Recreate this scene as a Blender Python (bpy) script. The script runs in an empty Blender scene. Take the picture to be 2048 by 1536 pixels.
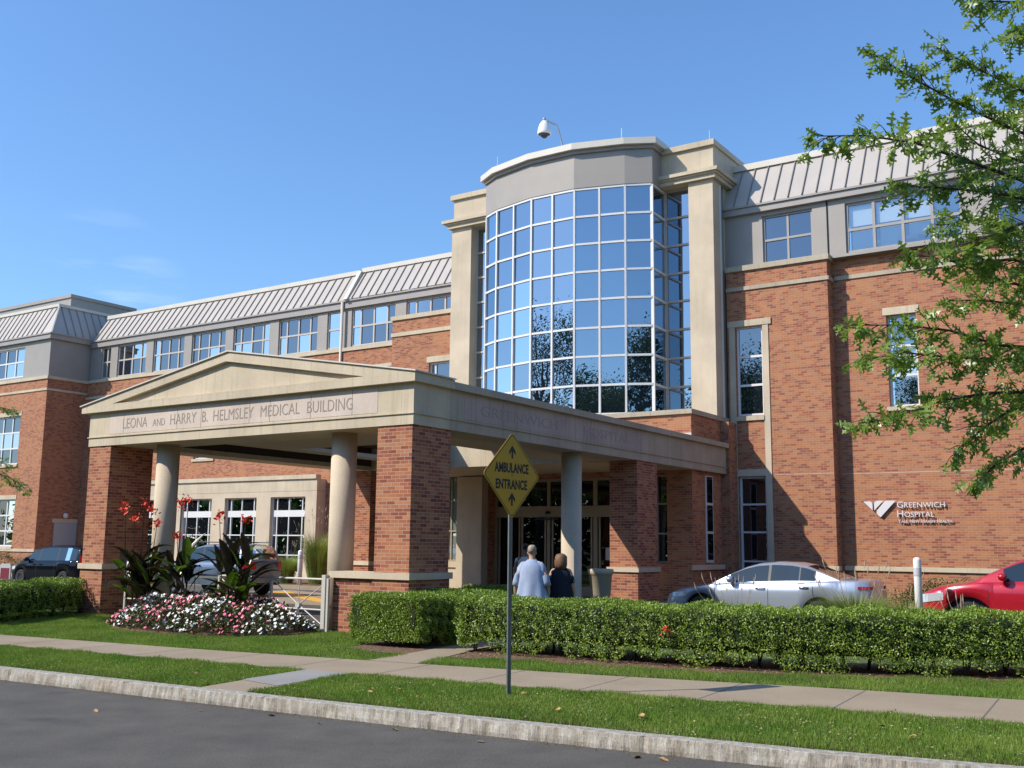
import bpy, bmesh, math, random
import numpy as np
from mathutils import Vector, Matrix

# ---------------------------------------------------------------- camera, sky, sun, exposure
C = bpy.context.scene
COL = C.collection
PI = math.pi
R = math.radians
cam = bpy.data.cameras.new('Camera'); camo = bpy.data.objects.new('Camera', cam); COL.objects.link(camo)
cam.sensor_fit = 'HORIZONTAL'; cam.sensor_width = 36.0; cam.lens = 36.0 * 2073.46 / 2048
cam.clip_start = 0.1; cam.clip_end = 2000
YAW, PIT, ROL = R(-33.8588), R(8.82813), R(0.6301)
_f = Vector((math.sin(YAW), math.cos(YAW), 0)); _r = Vector((math.cos(YAW), -math.sin(YAW), 0)); _u = Vector((0, 0, 1))
_f2 = _f * math.cos(PIT) + _u * math.sin(PIT); _u2 = _u * math.cos(PIT) - _f * math.sin(PIT)
_r3 = _r * math.cos(ROL) + _u2 * math.sin(ROL); _u3 = _u2 * math.cos(ROL) - _r * math.sin(ROL)
mw = Matrix((_r3, _u3, -_f2)).transposed().to_4x4(); mw.translation = (0, 0, 1.8)
camo.matrix_world = mw
C.camera = camo

SUN = Vector((-.632, -.775, .851)).normalized()
world = bpy.data.worlds.new('World'); C.world = world; world.use_nodes = True
wn = world.node_tree; wn.nodes.clear()
sky = wn.nodes.new('ShaderNodeTexSky'); sky.sky_type = 'NISHITA'; sky.sun_disc = False
sky.sun_elevation = math.asin(SUN.z); sky.sun_rotation = math.atan2(SUN.x, SUN.y)
sky.altitude = 60; sky.air_density = 1.3; sky.dust_density = 0.55; sky.ozone_density = 10
bg = wn.nodes.new('ShaderNodeBackground'); bg.inputs['Strength'].default_value = 0.118
wo = wn.nodes.new('ShaderNodeOutputWorld')
# a thin wisp of cirrus low over the left wing
tc = wn.nodes.new('ShaderNodeTexCoord')
mp = wn.nodes.new('ShaderNodeMapping'); mp.inputs['Scale'].default_value = (2.2, 2.2, 16)
nz = wn.nodes.new('ShaderNodeTexNoise'); nz.inputs['Scale'].default_value = 3.0; nz.inputs['Detail'].default_value = 6
cr = wn.nodes.new('ShaderNodeValToRGB'); cr.color_ramp.elements[0].position = .47; cr.color_ramp.elements[1].position = .8
dt = wn.nodes.new('ShaderNodeVectorMath'); dt.operation = 'DOT_PRODUCT'
_cd = Vector((-.812, .542, .214)).normalized(); dt.inputs[1].default_value = _cd
mr = wn.nodes.new('ShaderNodeMapRange'); mr.inputs[1].default_value = .9965; mr.inputs[2].default_value = .9998; mr.inputs[3].default_value = 0; mr.inputs[4].default_value = .3
mu = wn.nodes.new('ShaderNodeMath'); mu.operation = 'MULTIPLY'
mx = wn.nodes.new('ShaderNodeMixRGB'); mx.inputs[2].default_value = (7.5, 7.6, 7.9, 1)
L = wn.links.new
L(tc.outputs['Generated'], mp.inputs['Vector']); L(mp.outputs[0], nz.inputs['Vector']); L(nz.outputs[0], cr.inputs[0])
L(tc.outputs['Generated'], dt.inputs[0]); L(dt.outputs['Value'], mr.inputs[0]); L(mr.outputs[0], mu.inputs[0]); L(cr.outputs[0], mu.inputs[1])
L(sky.outputs[0], mx.inputs[1]); L(mu.outputs[0], mx.inputs[0]); L(mx.outputs[0], bg.inputs[0]); L(bg.outputs[0], wo.inputs[0])

sl = bpy.data.lights.new('Sun', 'SUN'); sl.energy = 3.0; sl.angle = R(.53); sl.color = (1, .93, .82)
so = bpy.data.objects.new('Sun', sl); COL.objects.link(so)
so.rotation_euler = (-SUN).to_track_quat('-Z', 'Y').to_euler(); so.location = (-20, -25, 30)
C.view_settings.view_transform = 'Standard'; C.view_settings.look = 'None'; C.view_settings.exposure = 0.8; C.view_settings.gamma = 1
C.view_settings.use_curve_mapping = False
C.render.engine = 'CYCLES'
C.cycles.use_denoising = True
C.cycles.max_bounces = 6; C.cycles.transparent_max_bounces = 8; C.cycles.diffuse_bounces = 3; C.cycles.glossy_bounces = 3
C.cycles.sample_clamp_indirect = 6
random.seed(7); rng = np.random.default_rng(7)

# ---------------------------------------------------------------- materials
class NT:
    def __init__(s, name):
        s.m = bpy.data.materials.new(name); s.m.use_nodes = True; s.t = s.m.node_tree; s.t.nodes.clear()
        s.out = s.n('OutputMaterial')
    def n(s, t, **kw):
        o = s.t.nodes.new('ShaderNode' + t)
        for k, v in kw.items(): setattr(o, k, v)
        return o
    def l(s, a, b): s.t.links.new(a, b)
    def ramp(s, src, stops, const=False):
        r = s.n('ValToRGB'); e = r.color_ramp.elements
        if const: r.color_ramp.interpolation = 'CONSTANT'
        while len(e) < len(stops): e.new(.5)
        for i, (p, c) in enumerate(stops): e[i].position = p; e[i].color = tuple(c) + (1,)
        s.l(src, r.inputs[0]); return r.outputs[0]
    def noise(s, vec, scale, detail=4, rough=.55):
        x = s.n('TexNoise'); x.inputs['Scale'].default_value = scale; x.inputs['Detail'].default_value = detail; x.inputs['Roughness'].default_value = rough
        if vec is not None: s.l(vec, x.inputs['Vector'])
        return x.outputs[0]
    def mix(s, a, b, f, blend='MIX'):
        x = s.n('MixRGB', blend_type=blend)
        for i, v in ((0, f), (1, a), (2, b)):
            if hasattr(v, 'links'): s.l(v, x.inputs[i])
            else: x.inputs[i].default_value = v if i == 0 else tuple(v) + (1,)
        return x.outputs[0]
    def pbr(s, col, rough=.6, metal=0, spec=.5, bump=None, bs=.2, bd=.02, **kw):
        b = s.n('BsdfPrincipled')
        if hasattr(col, 'links'): s.l(col, b.inputs['Base Color'])
        else: b.inputs['Base Color'].default_value = tuple(col) + (1,)
        if hasattr(rough, 'links'): s.l(rough, b.inputs['Roughness'])
        else: b.inputs['Roughness'].default_value = rough
        b.inputs['Metallic'].default_value = metal; b.inputs['Specular IOR Level'].default_value = spec
        for k, v in kw.items(): b.inputs[k].default_value = v
        if bump is not None:
            u = s.n('Bump'); u.inputs['Strength'].default_value = bs; u.inputs['Distance'].default_value = bd
            s.l(bump, u.inputs['Height']); s.l(u.outputs[0], b.inputs['Normal'])
        s.l(b.outputs[0], s.out.inputs[0]); return b
    def pos(s): return s.n('NewGeometry').outputs['Position']

def mat(name, col, rough=.6, metal=0, var=.0, scale=3, spec=.5, bump=0, bscale=40, **kw):
    t = NT(name); p = t.n('TexCoord').outputs['Object']
    c = col
    if var:
        a = [max(0, v * (1 - var)) for v in col]; b = [v * (1 + var) for v in col]
        c = t.ramp(t.noise(p, scale, 5), [(.3, a), (.7, b)])
    t.pbr(c, rough, metal, spec, t.noise(p, bscale, 3) if bump else None, bump, .01, **kw)
    return t.m

def wall_uv(t):
    g = t.n('NewGeometry'); s = t.n('SeparateXYZ'); t.l(g.outputs['Position'], s.inputs[0])
    n = t.n('SeparateXYZ'); t.l(g.outputs['True Normal'], n.inputs[0])
    ab = t.n('Math', operation='ABSOLUTE'); t.l(n.outputs[0], ab.inputs[0])
    gt = t.n('Math', operation='GREATER_THAN'); t.l(ab.outputs[0], gt.inputs[0]); gt.inputs[1].default_value = .5
    mx = t.n('Mix'); t.l(gt.outputs[0], mx.inputs[0]); t.l(s.outputs[0], mx.inputs[2]); t.l(s.outputs[1], mx.inputs[3])
    c = t.n('CombineXYZ'); t.l(mx.outputs[0], c.inputs[0]); t.l(s.outputs[2], c.inputs[1])
    return c.outputs[0], g.outputs['Position']

def brick_mat(name, stops, mortar, mort=.007):
    t = NT(name); uv, pos = wall_uv(t)
    b = t.n('TexBrick'); t.l(uv, b.inputs['Vector'])
    b.offset = .5; b.inputs['Scale'].default_value = 1; b.inputs['Brick Width'].default_value = .215; b.inputs['Row Height'].default_value = .0735
    b.inputs['Mortar Size'].default_value = mort; b.inputs['Mortar Smooth'].default_value = .3; b.inputs['Bias'].default_value = 0
    b.inputs['Color1'].default_value = (0, 0, 0, 1); b.inputs['Color2'].default_value = (1, 1, 1, 1); b.inputs['Mortar'].default_value = (0, 0, 0, 1)
    tone = t.n('Math', operation='ADD'); bw = t.n('RGBToBW'); t.l(b.outputs[0], bw.inputs[0]); t.l(bw.outputs[0], tone.inputs[0])
    big = t.noise(pos, .55, 3); m = t.n('Math', operation='MULTIPLY_ADD'); t.l(big, m.inputs[0]); m.inputs[1].default_value = .75; m.inputs[2].default_value = -.375
    t.l(m.outputs[0], tone.inputs[1])
    c = t.ramp(tone.outputs[0], stops)
    st = t.noise(pos, 2.3, 6, .65)
    c = t.mix(c, (.60, .56, .54), t.ramp(st, [(.45, (0, 0, 0)), (.8, (.38, .38, .38))]), 'MULTIPLY')
    mp = t.n('Mapping'); mp.inputs['Scale'].default_value = (2.6, .16, 1); t.l(uv, mp.inputs[0])
    c = t.mix(c, (.62, .58, .56), t.ramp(t.noise(mp.outputs[0], 1, 5, .6), [(.5, (0, 0, 0)), (.78, (.42,) * 3)]), 'MULTIPLY')
    fine = t.noise(pos, 60, 2); c = t.mix(c, (.75, .72, .7), t.ramp(fine, [(.4, (0, 0, 0)), (.7, (.35, .35, .35))]), 'MULTIPLY')
    c = t.mix(c, mortar, b.outputs['Fac'])
    inv = t.n('Math', operation='SUBTRACT'); inv.inputs[0].default_value = 1; t.l(b.outputs['Fac'], inv.inputs[1])
    t.pbr(c, .85, 0, .25, inv.outputs[0], .35, .006)
    return t.m

BRICK = brick_mat('tan brick', [(.10, (.46, .205, .098)), (.55, (.42, .175, .085)), (.72, (.37, .135, .072)), (.87, (.315, .106, .066)), (1.0, (.26, .09, .060))], (.40, .25, .17))
BRICKR = brick_mat('red brick', [(.05, (.46, .205, .10)), (.35, (.41, .16, .08)), (.6, (.35, .118, .064)), (.82, (.28, .085, .052)), (1.0, (.22, .068, .048))], (.44, .30, .225), .006)

def stone_mat(name, col, streak=.3, joint=1.22):
    t = NT(name); uv, pos = wall_uv(t)
    n1 = t.noise(pos, .9, 5); n2 = t.noise(pos, 26, 4)
    d = [v * .84 for v in col]; l_ = [v * 1.08 for v in col]
    c = t.ramp(n1, [(.3, d), (.7, l_)])
    mp = t.n('Mapping'); mp.inputs['Scale'].default_value = (7, .35, 1); t.l(uv, mp.inputs[0])
    c = t.mix(c, (.45, .42, .36), t.ramp(t.noise(mp.outputs[0], 1, 5, .6), [(.52, (0, 0, 0)), (.85, (streak,) * 3)]), 'MULTIPLY')
    c = t.mix(c, (.8, .78, .74), t.ramp(n2, [(.35, (0, 0, 0)), (.7, (.4,) * 3)]), 'MULTIPLY')
    if joint:
        b = t.n('TexBrick'); t.l(uv, b.inputs['Vector']); b.offset = 0
        b.inputs['Scale'].default_value = 1; b.inputs['Brick Width'].default_value = joint; b.inputs['Row Height'].default_value = 40
        b.inputs['Mortar Size'].default_value = .005; b.inputs['Mortar Smooth'].default_value = .2
        c = t.mix(c, [v * .62 for v in col], b.outputs['Fac'])
    t.pbr(c, .82, 0, .3, n2, .12, .01); return t.m
STONE = stone_mat('cream limestone', (.60, .505, .365), .5)
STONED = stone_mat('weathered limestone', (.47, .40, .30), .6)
PINKST = stone_mat('pink frieze stone', (.64, .535, .45), .2, 0)
STONEP = stone_mat('plain cast stone', (.62, .515, .38), .28, 0)
LETTER = mat('carved letter', (.30, .255, .21), .9)
LETTERF = mat('faded letter', (.40, .305, .265), .9)
CEIL = mat('soffit plaster', (.50, .43, .30), .9, var=.06)
DARKB = mat('dark brown soffit', (.05, .035, .022), .8)
PANEL = mat('grey metal panel', (.33, .295, .26), .5, 0, .05, 1.2)
PANELD = mat('grey metal trim', (.33, .30, .275), .5, 0, .06, 2)
ROOFM = mat('standing seam metal', (.44, .395, .35), .42, 0, .06, .8)
SEAM = mat('roof seam', (.26, .23, .205), .5)
COPE = mat('roof coping', (.62, .57, .49), .5, 0, .06, 1)
WHITE = mat('white painted frame', (.70, .69, .67), .45, 0, .03, 2)
CREAMF = mat('taupe frame', (.50, .45, .385), .5)
BRONZE = mat('champagne metal frame', (.34, .29, .21), .45)
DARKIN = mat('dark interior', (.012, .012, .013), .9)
BLIND = mat('roller blind', (.78, .80, .80), .9)
STEEL = mat('galvanised steel', (.42, .43, .44), .38, .9, .1, 20)
WHITEP = mat('white paint', (.82, .81, .78), .4, 0, .03, 3)
RAILP = mat('pale grey railing paint', (.56, .53, .47), .4)
YELLOW = mat('yellow sign sheeting', (.58, .31, .010), .45, 0, .08, 2)
BLACK = mat('black paint', (.012, .012, .012), .5)
RUBBER = mat('rubber', (.018, .018, .018), .85)

def glass_mat(name, tint, fac, base, rough=.0, wav=.012):
    t = NT(name); p = t.n('NewGeometry').outputs['Position']
    bp = t.n('Bump'); bp.inputs['Strength'].default_value = wav; bp.inputs['Distance'].default_value = .3; t.l(t.noise(p, .9, 1), bp.inputs['Height'])
    g = t.n('BsdfGlossy'); g.inputs['Color'].default_value = tuple(tint) + (1,); g.inputs['Roughness'].default_value = rough; t.l(bp.outputs[0], g.inputs['Normal'])
    fr = t.n('Fresnel'); fr.inputs['IOR'].default_value = 1.5; t.l(bp.outputs[0], fr.inputs['Normal'])
    ma = t.n('Math', operation='MULTIPLY_ADD'); t.l(fr.outputs[0], ma.inputs[0]); ma.inputs[1].default_value = 1 - fac; ma.inputs[2].default_value = fac
    if base is None: d = t.n('BsdfTransparent'); d.inputs['Color'].default_value = (.76, .82, .84, 1)
    else: d = t.n('BsdfDiffuse'); d.inputs['Color'].default_value = tuple(base) + (1,)
    m = t.n('MixShader'); t.l(ma.outputs[0], m.inputs[0]); t.l(d.outputs[0], m.inputs[1]); t.l(g.outputs[0], m.inputs[2])
    t.l(m.outputs[0], t.out.inputs[0]); return t.m
GBAY = glass_mat('reflective bay glass', (.48, .555, .63), .62, (.012, .02, .035))
GUP = glass_mat('upper window glass', (.48, .53, .59), .34, (.010, .014, .022))
GLOW = glass_mat('dark window glass', (.6, .68, .75), .16, (.008, .009, .012))
GCLR = glass_mat('clear glass', (.70, .78, .86), .30, None)
GDOOR = glass_mat('entrance glass', (.6, .65, .7), .05, None)
GCAR = glass_mat('car glass', (.6, .68, .72), .06, (.014, .022, .026))

def ground_mat(name, stops, scale, fine, rough=.9, bump=.3, speck=None):
    t = NT(name); p = t.pos()
    c = t.ramp(t.noise(p, scale, 6, .6), stops)
    f = t.noise(p, fine, 3, .7)
    c = t.mix(c, (.55, .55, .55), t.ramp(f, [(.38, (0, 0, 0)), (.68, (.6,) * 3)]), 'MULTIPLY')
    if speck:
        v = t.n('TexVoronoi'); v.inputs['Scale'].default_value = 46; t.l(p, v.inputs['Vector'])
        c = t.mix(c, speck, t.ramp(v.outputs['Distance'], [(.0, (.5,) * 3), (.13, (0, 0, 0))]))
    t.pbr(c, rough, 0, .3, f, bump, .01); return t.m
ASPH = ground_mat('asphalt', [(.25, (.088, .081, .071)), (.75, (.138, .127, .109))], 1.7, 42, .85, .6, (.34, .32, .28))
CONC = ground_mat('concrete sidewalk', [(.3, (.325, .255, .175)), (.7, (.40, .32, .225))], .9, 70, .85, .1)
CONCN = ground_mat('new concrete', [(.3, (.29, .28, .255)), (.7, (.35, .34, .31))], 1.1, 70, .85, .1)
SOIL = ground_mat('lawn soil', [(.3, (.07, .11, .025)), (.7, (.10, .13, .04))], 1.5, 25, .95, .4)
MULCH = ground_mat('bark mulch', [(.35, (.10, .055, .034)), (.6, (.24, .145, .095)), (.75, (.36, .25, .18))], 16, 55, .95, .6)
def granite():
    t = NT('granite kerb'); p = t.pos()
    mp = t.n('Mapping'); mp.inputs['Scale'].default_value = (9, 9, 1.6); t.l(p, mp.inputs[0])
    n = t.noise(mp.outputs[0], 1.3, 7, .68)
    c = t.ramp(n, [(.28, (.25, .21, .165)), (.48, (.42, .385, .325)), (.7, (.60, .575, .52))])
    rust = t.noise(p, 1.2, 4); c = t.mix(c, (.40, .26, .15), t.ramp(rust, [(.55, (0, 0, 0)), (.8, (.35,) * 3)]))
    c = t.mix(c, (.6, .58, .55), t.ramp(t.noise(p, 90, 2), [(.4, (0, 0, 0)), (.65, (.5,) * 3)]), 'MULTIPLY')
    t.pbr(c, .85, 0, .3, n, .9, .04); return t.m
GRAN = granite()

def leaf_mat(name, c1, c2, trans=.35, rough=.45, scale=4.0, gloss=.12):
    t = NT(name); p = t.pos()
    oi = t.noise(p, scale, 4); fine = t.noise(p, scale * 14, 2)
    c = t.mix(t.ramp(oi, [(.32, c1), (.68, c2)]), (.55, .6, .5), t.ramp(fine, [(.4, (0, 0, 0)), (.68, (.5,) * 3)]), 'MULTIPLY')
    d = t.n('BsdfDiffuse'); tr = t.n('BsdfTranslucent'); g = t.n('BsdfGlossy'); g.inputs['Roughness'].default_value = rough
    t.l(c, d.inputs[0]); t.l(t.mix(c, (1.5, 1.7, .6), .5, 'MULTIPLY'), tr.inputs[0]); g.inputs[0].default_value = (.9, .95, .9, 1)
    m = t.n('MixShader'); m.inputs[0].default_value = trans; t.l(d.outputs[0], m.inputs[1]); t.l(tr.outputs[0], m.inputs[2])
    m2 = t.n('MixShader'); m2.inputs[0].default_value = gloss * .4
    t.l(m.outputs[0], m2.inputs[1]); t.l(g.outputs[0], m2.inputs[2])
    t.l(m2.outputs[0], t.out.inputs[0]); return t.m
LHEDGE = leaf_mat('privet leaf', (.16, .25, .026), (.31, .42, .06), .14, .4, 4)
LOAK = leaf_mat('pin oak leaf', (.13, .22, .03), (.28, .38, .07), .45, .38, 1.5)
LTREE = leaf_mat('street tree leaf', (.03, .06, .014), (.06, .10, .022), .3, .5, .6, .05)
LGRASS = leaf_mat('turf blade', (.13, .245, .03), (.27, .36, .07), .3, .5, .9, .04)
LGRASSD = leaf_mat('dry turf blade', (.17, .18, .06), (.22, .20, .09), .3, .6, 1.1, .04)
LCANNA = leaf_mat('bronze canna leaf', (.022, .016, .012), (.045, .032, .022), .2, .3, 5, .15)
LCANNAG = leaf_mat('green canna leaf', (.05, .10, .012), (.09, .15, .02), .35, .3, 5, .12)
LIMP = leaf_mat('impatiens leaf', (.04, .085, .015), (.10, .11, .03), .25, .4, 6)
LREED = leaf_mat('ornamental grass blade', (.20, .28, .06), (.36, .38, .12), .35, .5, 3, .05)
PLUME = mat('seed plume', (.42, .30, .20), .9)
FPINK = mat('pink petal', (.78, .17, .27), .6, 0, .35, 8)
FWHITE = mat('white petal', (.82, .82, .78), .6)
FRED = mat('scarlet petal', (.75, .055, .02), .6, 0, .2, 9)
BARK = mat('bark', (.12, .095, .07), .9, 0, .3, 9, bump=.4)
TWIG = mat('twig', (.07, .05, .035), .9)
LEAFD = mat('dry leaf', (.42, .25, .10), .8, 0, .3, 9)

# ---------------------------------------------------------------- builders
def tag(o, label=None, cat=None, group=None, kind=None):
    if label: o['label'] = label
    if cat: o['category'] = cat
    if group: o['group'] = group
    if kind: o['kind'] = kind
    return o
def thing(name, label, cat, loc=(0, 0, 0), rz=0, group=None):
    o = bpy.data.objects.new(name, None); COL.objects.link(o); o.empty_display_size = .3
    o.location = loc; o.rotation_euler = (0, 0, rz); return tag(o, label, cat, group)
def wloc(o):
    v = Vector((0, 0, 0))
    while o: v = v + o.location; o = o.parent
    return v
class MB:
    def __init__(s): s.v = []; s.f = []
    def add(s, vs, fs):
        n = len(s.v); s.v += [tuple(v) for v in vs]; s.f += [tuple(i + n for i in f) for f in fs]; return s
    def box(s, x0, x1, y0, y1, z0, z1):
        return s.add([(x0, y0, z0), (x1, y0, z0), (x1, y1, z0), (x0, y1, z0), (x0, y0, z1), (x1, y0, z1), (x1, y1, z1), (x0, y1, z1)],
                     [(0, 3, 2, 1), (4, 5, 6, 7), (0, 1, 5, 4), (1, 2, 6, 5), (2, 3, 7, 6), (3, 0, 4, 7)])
    def quad(s, a, b, c, d): return s.add([a, b, c, d], [(0, 1, 2, 3)])
    def prism(s, poly, z0, z1):
        n = len(poly)
        return s.add([(x, y, z0) for x, y in poly] + [(x, y, z1) for x, y in poly],
                     [tuple(range(n - 1, -1, -1)), tuple(range(n, 2 * n))] + [(i, (i + 1) % n, n + (i + 1) % n, n + i) for i in range(n)])
    def prismy(s, poly, y0, y1):   # polygon in x,z pushed along y
        n = len(poly)
        return s.add([(x, y0, z) for x, z in poly] + [(x, y1, z) for x, z in poly],
                     [tuple(range(n)), tuple(range(2 * n - 1, n - 1, -1))] + [(i, n + i, n + (i + 1) % n, (i + 1) % n) for i in range(n)])
    def lathe(s, prof, c=(0, 0), n=20, sx=1, sy=1):   # prof: (r,z)
        k = len(prof); vs = []
        for r, z in prof:
            for i in range(n):
                a = 2 * PI * i / n; vs.append((c[0] + r * sx * math.cos(a), c[1] + r * sy * math.sin(a), z))
        fs = [(j * n + i, j * n + (i + 1) % n, (j + 1) * n + (i + 1) % n, (j + 1) * n + i) for j in range(k - 1) for i in range(n)]
        fs += [tuple(range(n - 1, -1, -1)), tuple((k - 1) * n + i for i in range(n))]
        return s.add(vs, fs)
    def tube(s, path, rad, n=8):
        path = [Vector(p) for p in path]; rads = rad if hasattr(rad, '__len__') else [rad] * len(path)
        vs = []; ref = Vector((0, 0, 1))
        for i, p in enumerate(path):
            d = (path[min(i + 1, len(path) - 1)] - path[max(i - 1, 0)]).normalized()
            r = Vector((1, 0, 0)) if abs(d.z) > .95 else ref
            a = d.cross(r).normalized(); b = d.cross(a)
            for k in range(n):
                t = 2 * PI * k / n; vs.append(p + (a * math.cos(t) + b * math.sin(t)) * rads[i])
        m = len(path)
        fs = [(j * n + i, (j + 1) * n + i, (j + 1) * n + (i + 1) % n, j * n + (i + 1) % n) for j in range(m - 1) for i in range(n)]
        fs += [tuple(range(n)), tuple((m - 1) * n + i for i in range(n - 1, -1, -1))]
        return s.add(vs, fs)
    def grid(s, rows, closed=False):
        n = len(rows[0]); vs = [p for r in rows for p in r]
        fs = [(j * n + i, j * n + (i + 1) % n, (j + 1) * n + (i + 1) % n, (j + 1) * n + i) for j in range(len(rows) - 1) for i in range(n if closed else n - 1)]
        return s.add(vs, fs)
    def build(s, name, m, parent=None, world=True, smooth=False, bevel=0):
        me = bpy.data.meshes.new(name)
        off = wloc(parent) if (parent and world) else Vector((0, 0, 0))
        me.from_pydata([(x - off.x, y - off.y, z - off.z) for x, y, z in s.v], [], s.f)
        bm = bmesh.new(); bm.from_mesh(me); bmesh.ops.recalc_face_normals(bm, faces=bm.faces)
        if bevel: bmesh.ops.bevel(bm, geom=bm.edges[:], offset=bevel, segments=2, affect='EDGES', clamp_overlap=True)
        bm.to_mesh(me); bm.free()
        me.materials.append(m); o = bpy.data.objects.new(name, me); COL.objects.link(o)
        if parent: o.parent = parent
        if smooth:
            for p in me.polygons: p.use_smooth = True
        return o

def np_mesh(name, V, F, m, parent=None, mats=None, midx=None):
    """V (N,3), F (M,K) all faces of the same size"""
    me = bpy.data.meshes.new(name); M, K = F.shape
    me.vertices.add(len(V)); me.vertices.foreach_set('co', np.ascontiguousarray(V, dtype=np.float32).ravel())
    me.loops.add(M * K); me.loops.foreach_set('vertex_index', np.ascontiguousarray(F, dtype=np.int32).ravel())
    me.polygons.add(M); me.polygons.foreach_set('loop_start', np.arange(0, M * K, K, dtype=np.int32))
    me.update(calc_edges=True)
    for x in (mats or [m]): me.materials.append(x)
    if midx is not None: me.polygons.foreach_set('material_index', midx.astype(np.int32))
    o = bpy.data.objects.new(name, me); COL.objects.link(o)
    if parent: o.parent = parent
    return o
def unit(a): return a / np.maximum(np.linalg.norm(a, axis=-1, keepdims=True), 1e-9)
def scatter(tv, tf, cen, axis, nrm, size):
    """copy a template (K,3)/(faces F,k) to every centre; axis = leaf direction, nrm = leaf face normal"""
    t = unit(axis); b = unit(np.cross(nrm, t)); n = np.cross(t, b)
    tv = np.asarray(tv, float); sz = np.asarray(size)[:, None, None]
    V = cen[:, None, :] + sz * (tv[None, :, 0:1] * t[:, None, :] + tv[None, :, 1:2] * b[:, None, :] + tv[None, :, 2:3] * n[:, None, :])
    F = np.asarray(tf)[None] + (np.arange(len(cen)) * len(tv))[:, None, None]
    return V.reshape(-1, 3), F.reshape(-1, F.shape[-1])
LEAF4 = ([(0, 0, 0), (.45, .24, .06), (1, 0, -.05), (.45, -.24, .06)], [(0, 1, 2), (0, 2, 3)])
def oak_leaf():
    h = [(0, .015), (.12, .05), (.2, .06), (.27, .36), (.35, .34), (.38, .09), (.5, .10), (.58, .40), (.66, .36), (.64, .08), (.74, .07), (.82, .24), (.86, .1), (1, 0)]
    vs = [(x, y, -.12 * x * x + abs(y) * .18) for x, y in h]; ws = [(x, -y, -.12 * x * x + abs(y) * .18) for x, y in h]; mid = [(x, 0, -.12 * x * x) for x, y in h]
    n = len(h); V = [(x, y * .84, z) for x, y, z in vs + mid + ws]; F = []
    for i in range(n - 1):
        F.append((i, i + 1, n + i + 1, n + i)); F.append((n + i, n + i + 1, 2 * n + i + 1, 2 * n + i))
    return V, F
OAK = oak_leaf()
def rdir(n, up=0): 
    d = unit(rng.normal(size=(n, 3))); d[:, 2] += up; return unit(d)
def inpoly(P, poly):
    x, y = P[:, 0], P[:, 1]; r = np.zeros(len(P), bool); n = len(poly)
    for i in range(n):
        x0, y0 = poly[i]; x1, y1 = poly[(i + 1) % n]
        if y0 == y1: continue
        r ^= ((y0 > y) != (y1 > y)) & (x < (x1 - x0) * (y - y0) / (y1 - y0) + x0)
    return r

# text as meshes ---------------------------------------------------------------
def text_mesh(chunks, thick, offset=0.0):
    """chunks: (string, cap height); returns verts, faces laid out along x from 0, baseline 0, and the width"""
    V = []; F = []; x = 0
    for s, h in chunks:
        if s == ' ': x += h; continue
        cu = bpy.data.curves.new('lettering', 'FONT'); cu.body = s; cu.size = h / .7292; cu.extrude = thick / 2; cu.offset = offset; cu.resolution_u = 3
        ob = bpy.data.objects.new('lettering', cu); COL.objects.link(ob)
        dg = bpy.context.evaluated_depsgraph_get(); me = bpy.data.meshes.new_from_object(ob.evaluated_get(dg))
        vs = [v.co.copy() for v in me.vertices]; n = len(V)
        x0 = min(v.x for v in vs); x1 = max(v.x for v in vs)
        V += [(v.x - x0 + x, v.y, v.z) for v in vs]; F += [tuple(i + n for i in p.vertices) for p in me.polygons]
        x += x1 - x0 + h * .16
        bpy.data.objects.remove(ob); bpy.data.curves.remove(cu); bpy.data.meshes.remove(me)
    return V, F, x
def text_on(name, chunks, o, u, width, thick, m, parent, world=True, offset=0.0):
    """text starting at point o running along u (horizontal), up z, scaled to width; one mesh per word"""
    V, F, w = text_mesh(chunks, thick, offset); k = width / w
    o = Vector(o); u = Vector(u).normalized(); n = u.cross(Vector((0, 0, 1)))
    cuts = [0]; x = 0
    run = []
    for c in chunks + [(' ', 0)]:
        if c[0] == ' ':
            if run:
                v, f, ww = text_mesh(run, thick, offset); b = MB(); b.add([o + u * ((x + px) * k) + Vector((0, 0, py)) + n * pz for px, py, pz in v], f); ob = b.build(name, m, parent, world); x += ww
            x += c[1]; run = []
        else: run.append(c)
    return ob
def caps(s, big, small, gap=None):
    out = []
    for i, w in enumerate(s.split(' ')):
        if i: out.append((' ', gap or big * .45))
        out.append((w[0], big)); 
        if len(w) > 1: out.append((w[1:], small))
    return out
# ---------------------------------------------------------------- ground, street, paths
def sheet(name, poly, z, m, thick=0):
    b = MB()
    if thick: b.prism(poly, z - thick, z)
    else: b.add([(x, y, z) for x, y in poly], [tuple(range(len(poly)))])
    return tag(b.build(name, m), kind='structure')
KB = [(-90, 2.6), (-60, 5.0), (-30, 7.45), (-14.54, 8.63), (-10.6, 8.92), (-7.57, 9.15), (-5.19, 9.38), (-3.15, 9.61), (-1.46, 9.95), (6, 11.3), (25, 15.0)]
SWN = [(-90, 1.6 + 2.6), (-60, 6.35), (-30, 9.0), (-17.4, 10.29), (-12.88, 10.81), (-9.36, 11.25), (-6.44, 11.62), (-3.95, 12.05), (-1.79, 12.36), (6, 13.7), (25, 17.2)]
SWF = [(-90, 4.9), (-60, 7.3), (-30, 10.15), (-19.31, 11.4), (-14.29, 11.98), (-11.0, 12.49), (-10.14, 12.63), (-7.29, 13.15), (-4.49, 13.8), (-2.05, 14.27), (6, 15.8), (25, 19.4)]
KF = [(x + .03, y - .16) for x, y in KB]
sheet('ground', [(-700, -700), (700, -700), (700, 700), (-700, 700)], -.17, SOIL)
sheet('road', [(-200, -3.0), (25, -3.0), (200, -3.0), (200, 45), (25, 14.9)] + [(x, y + .08) for x, y in KF[::-1]] + [(-200, -3)][:0] + [(-200, -6.6)], -.14, ASPH)
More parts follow.
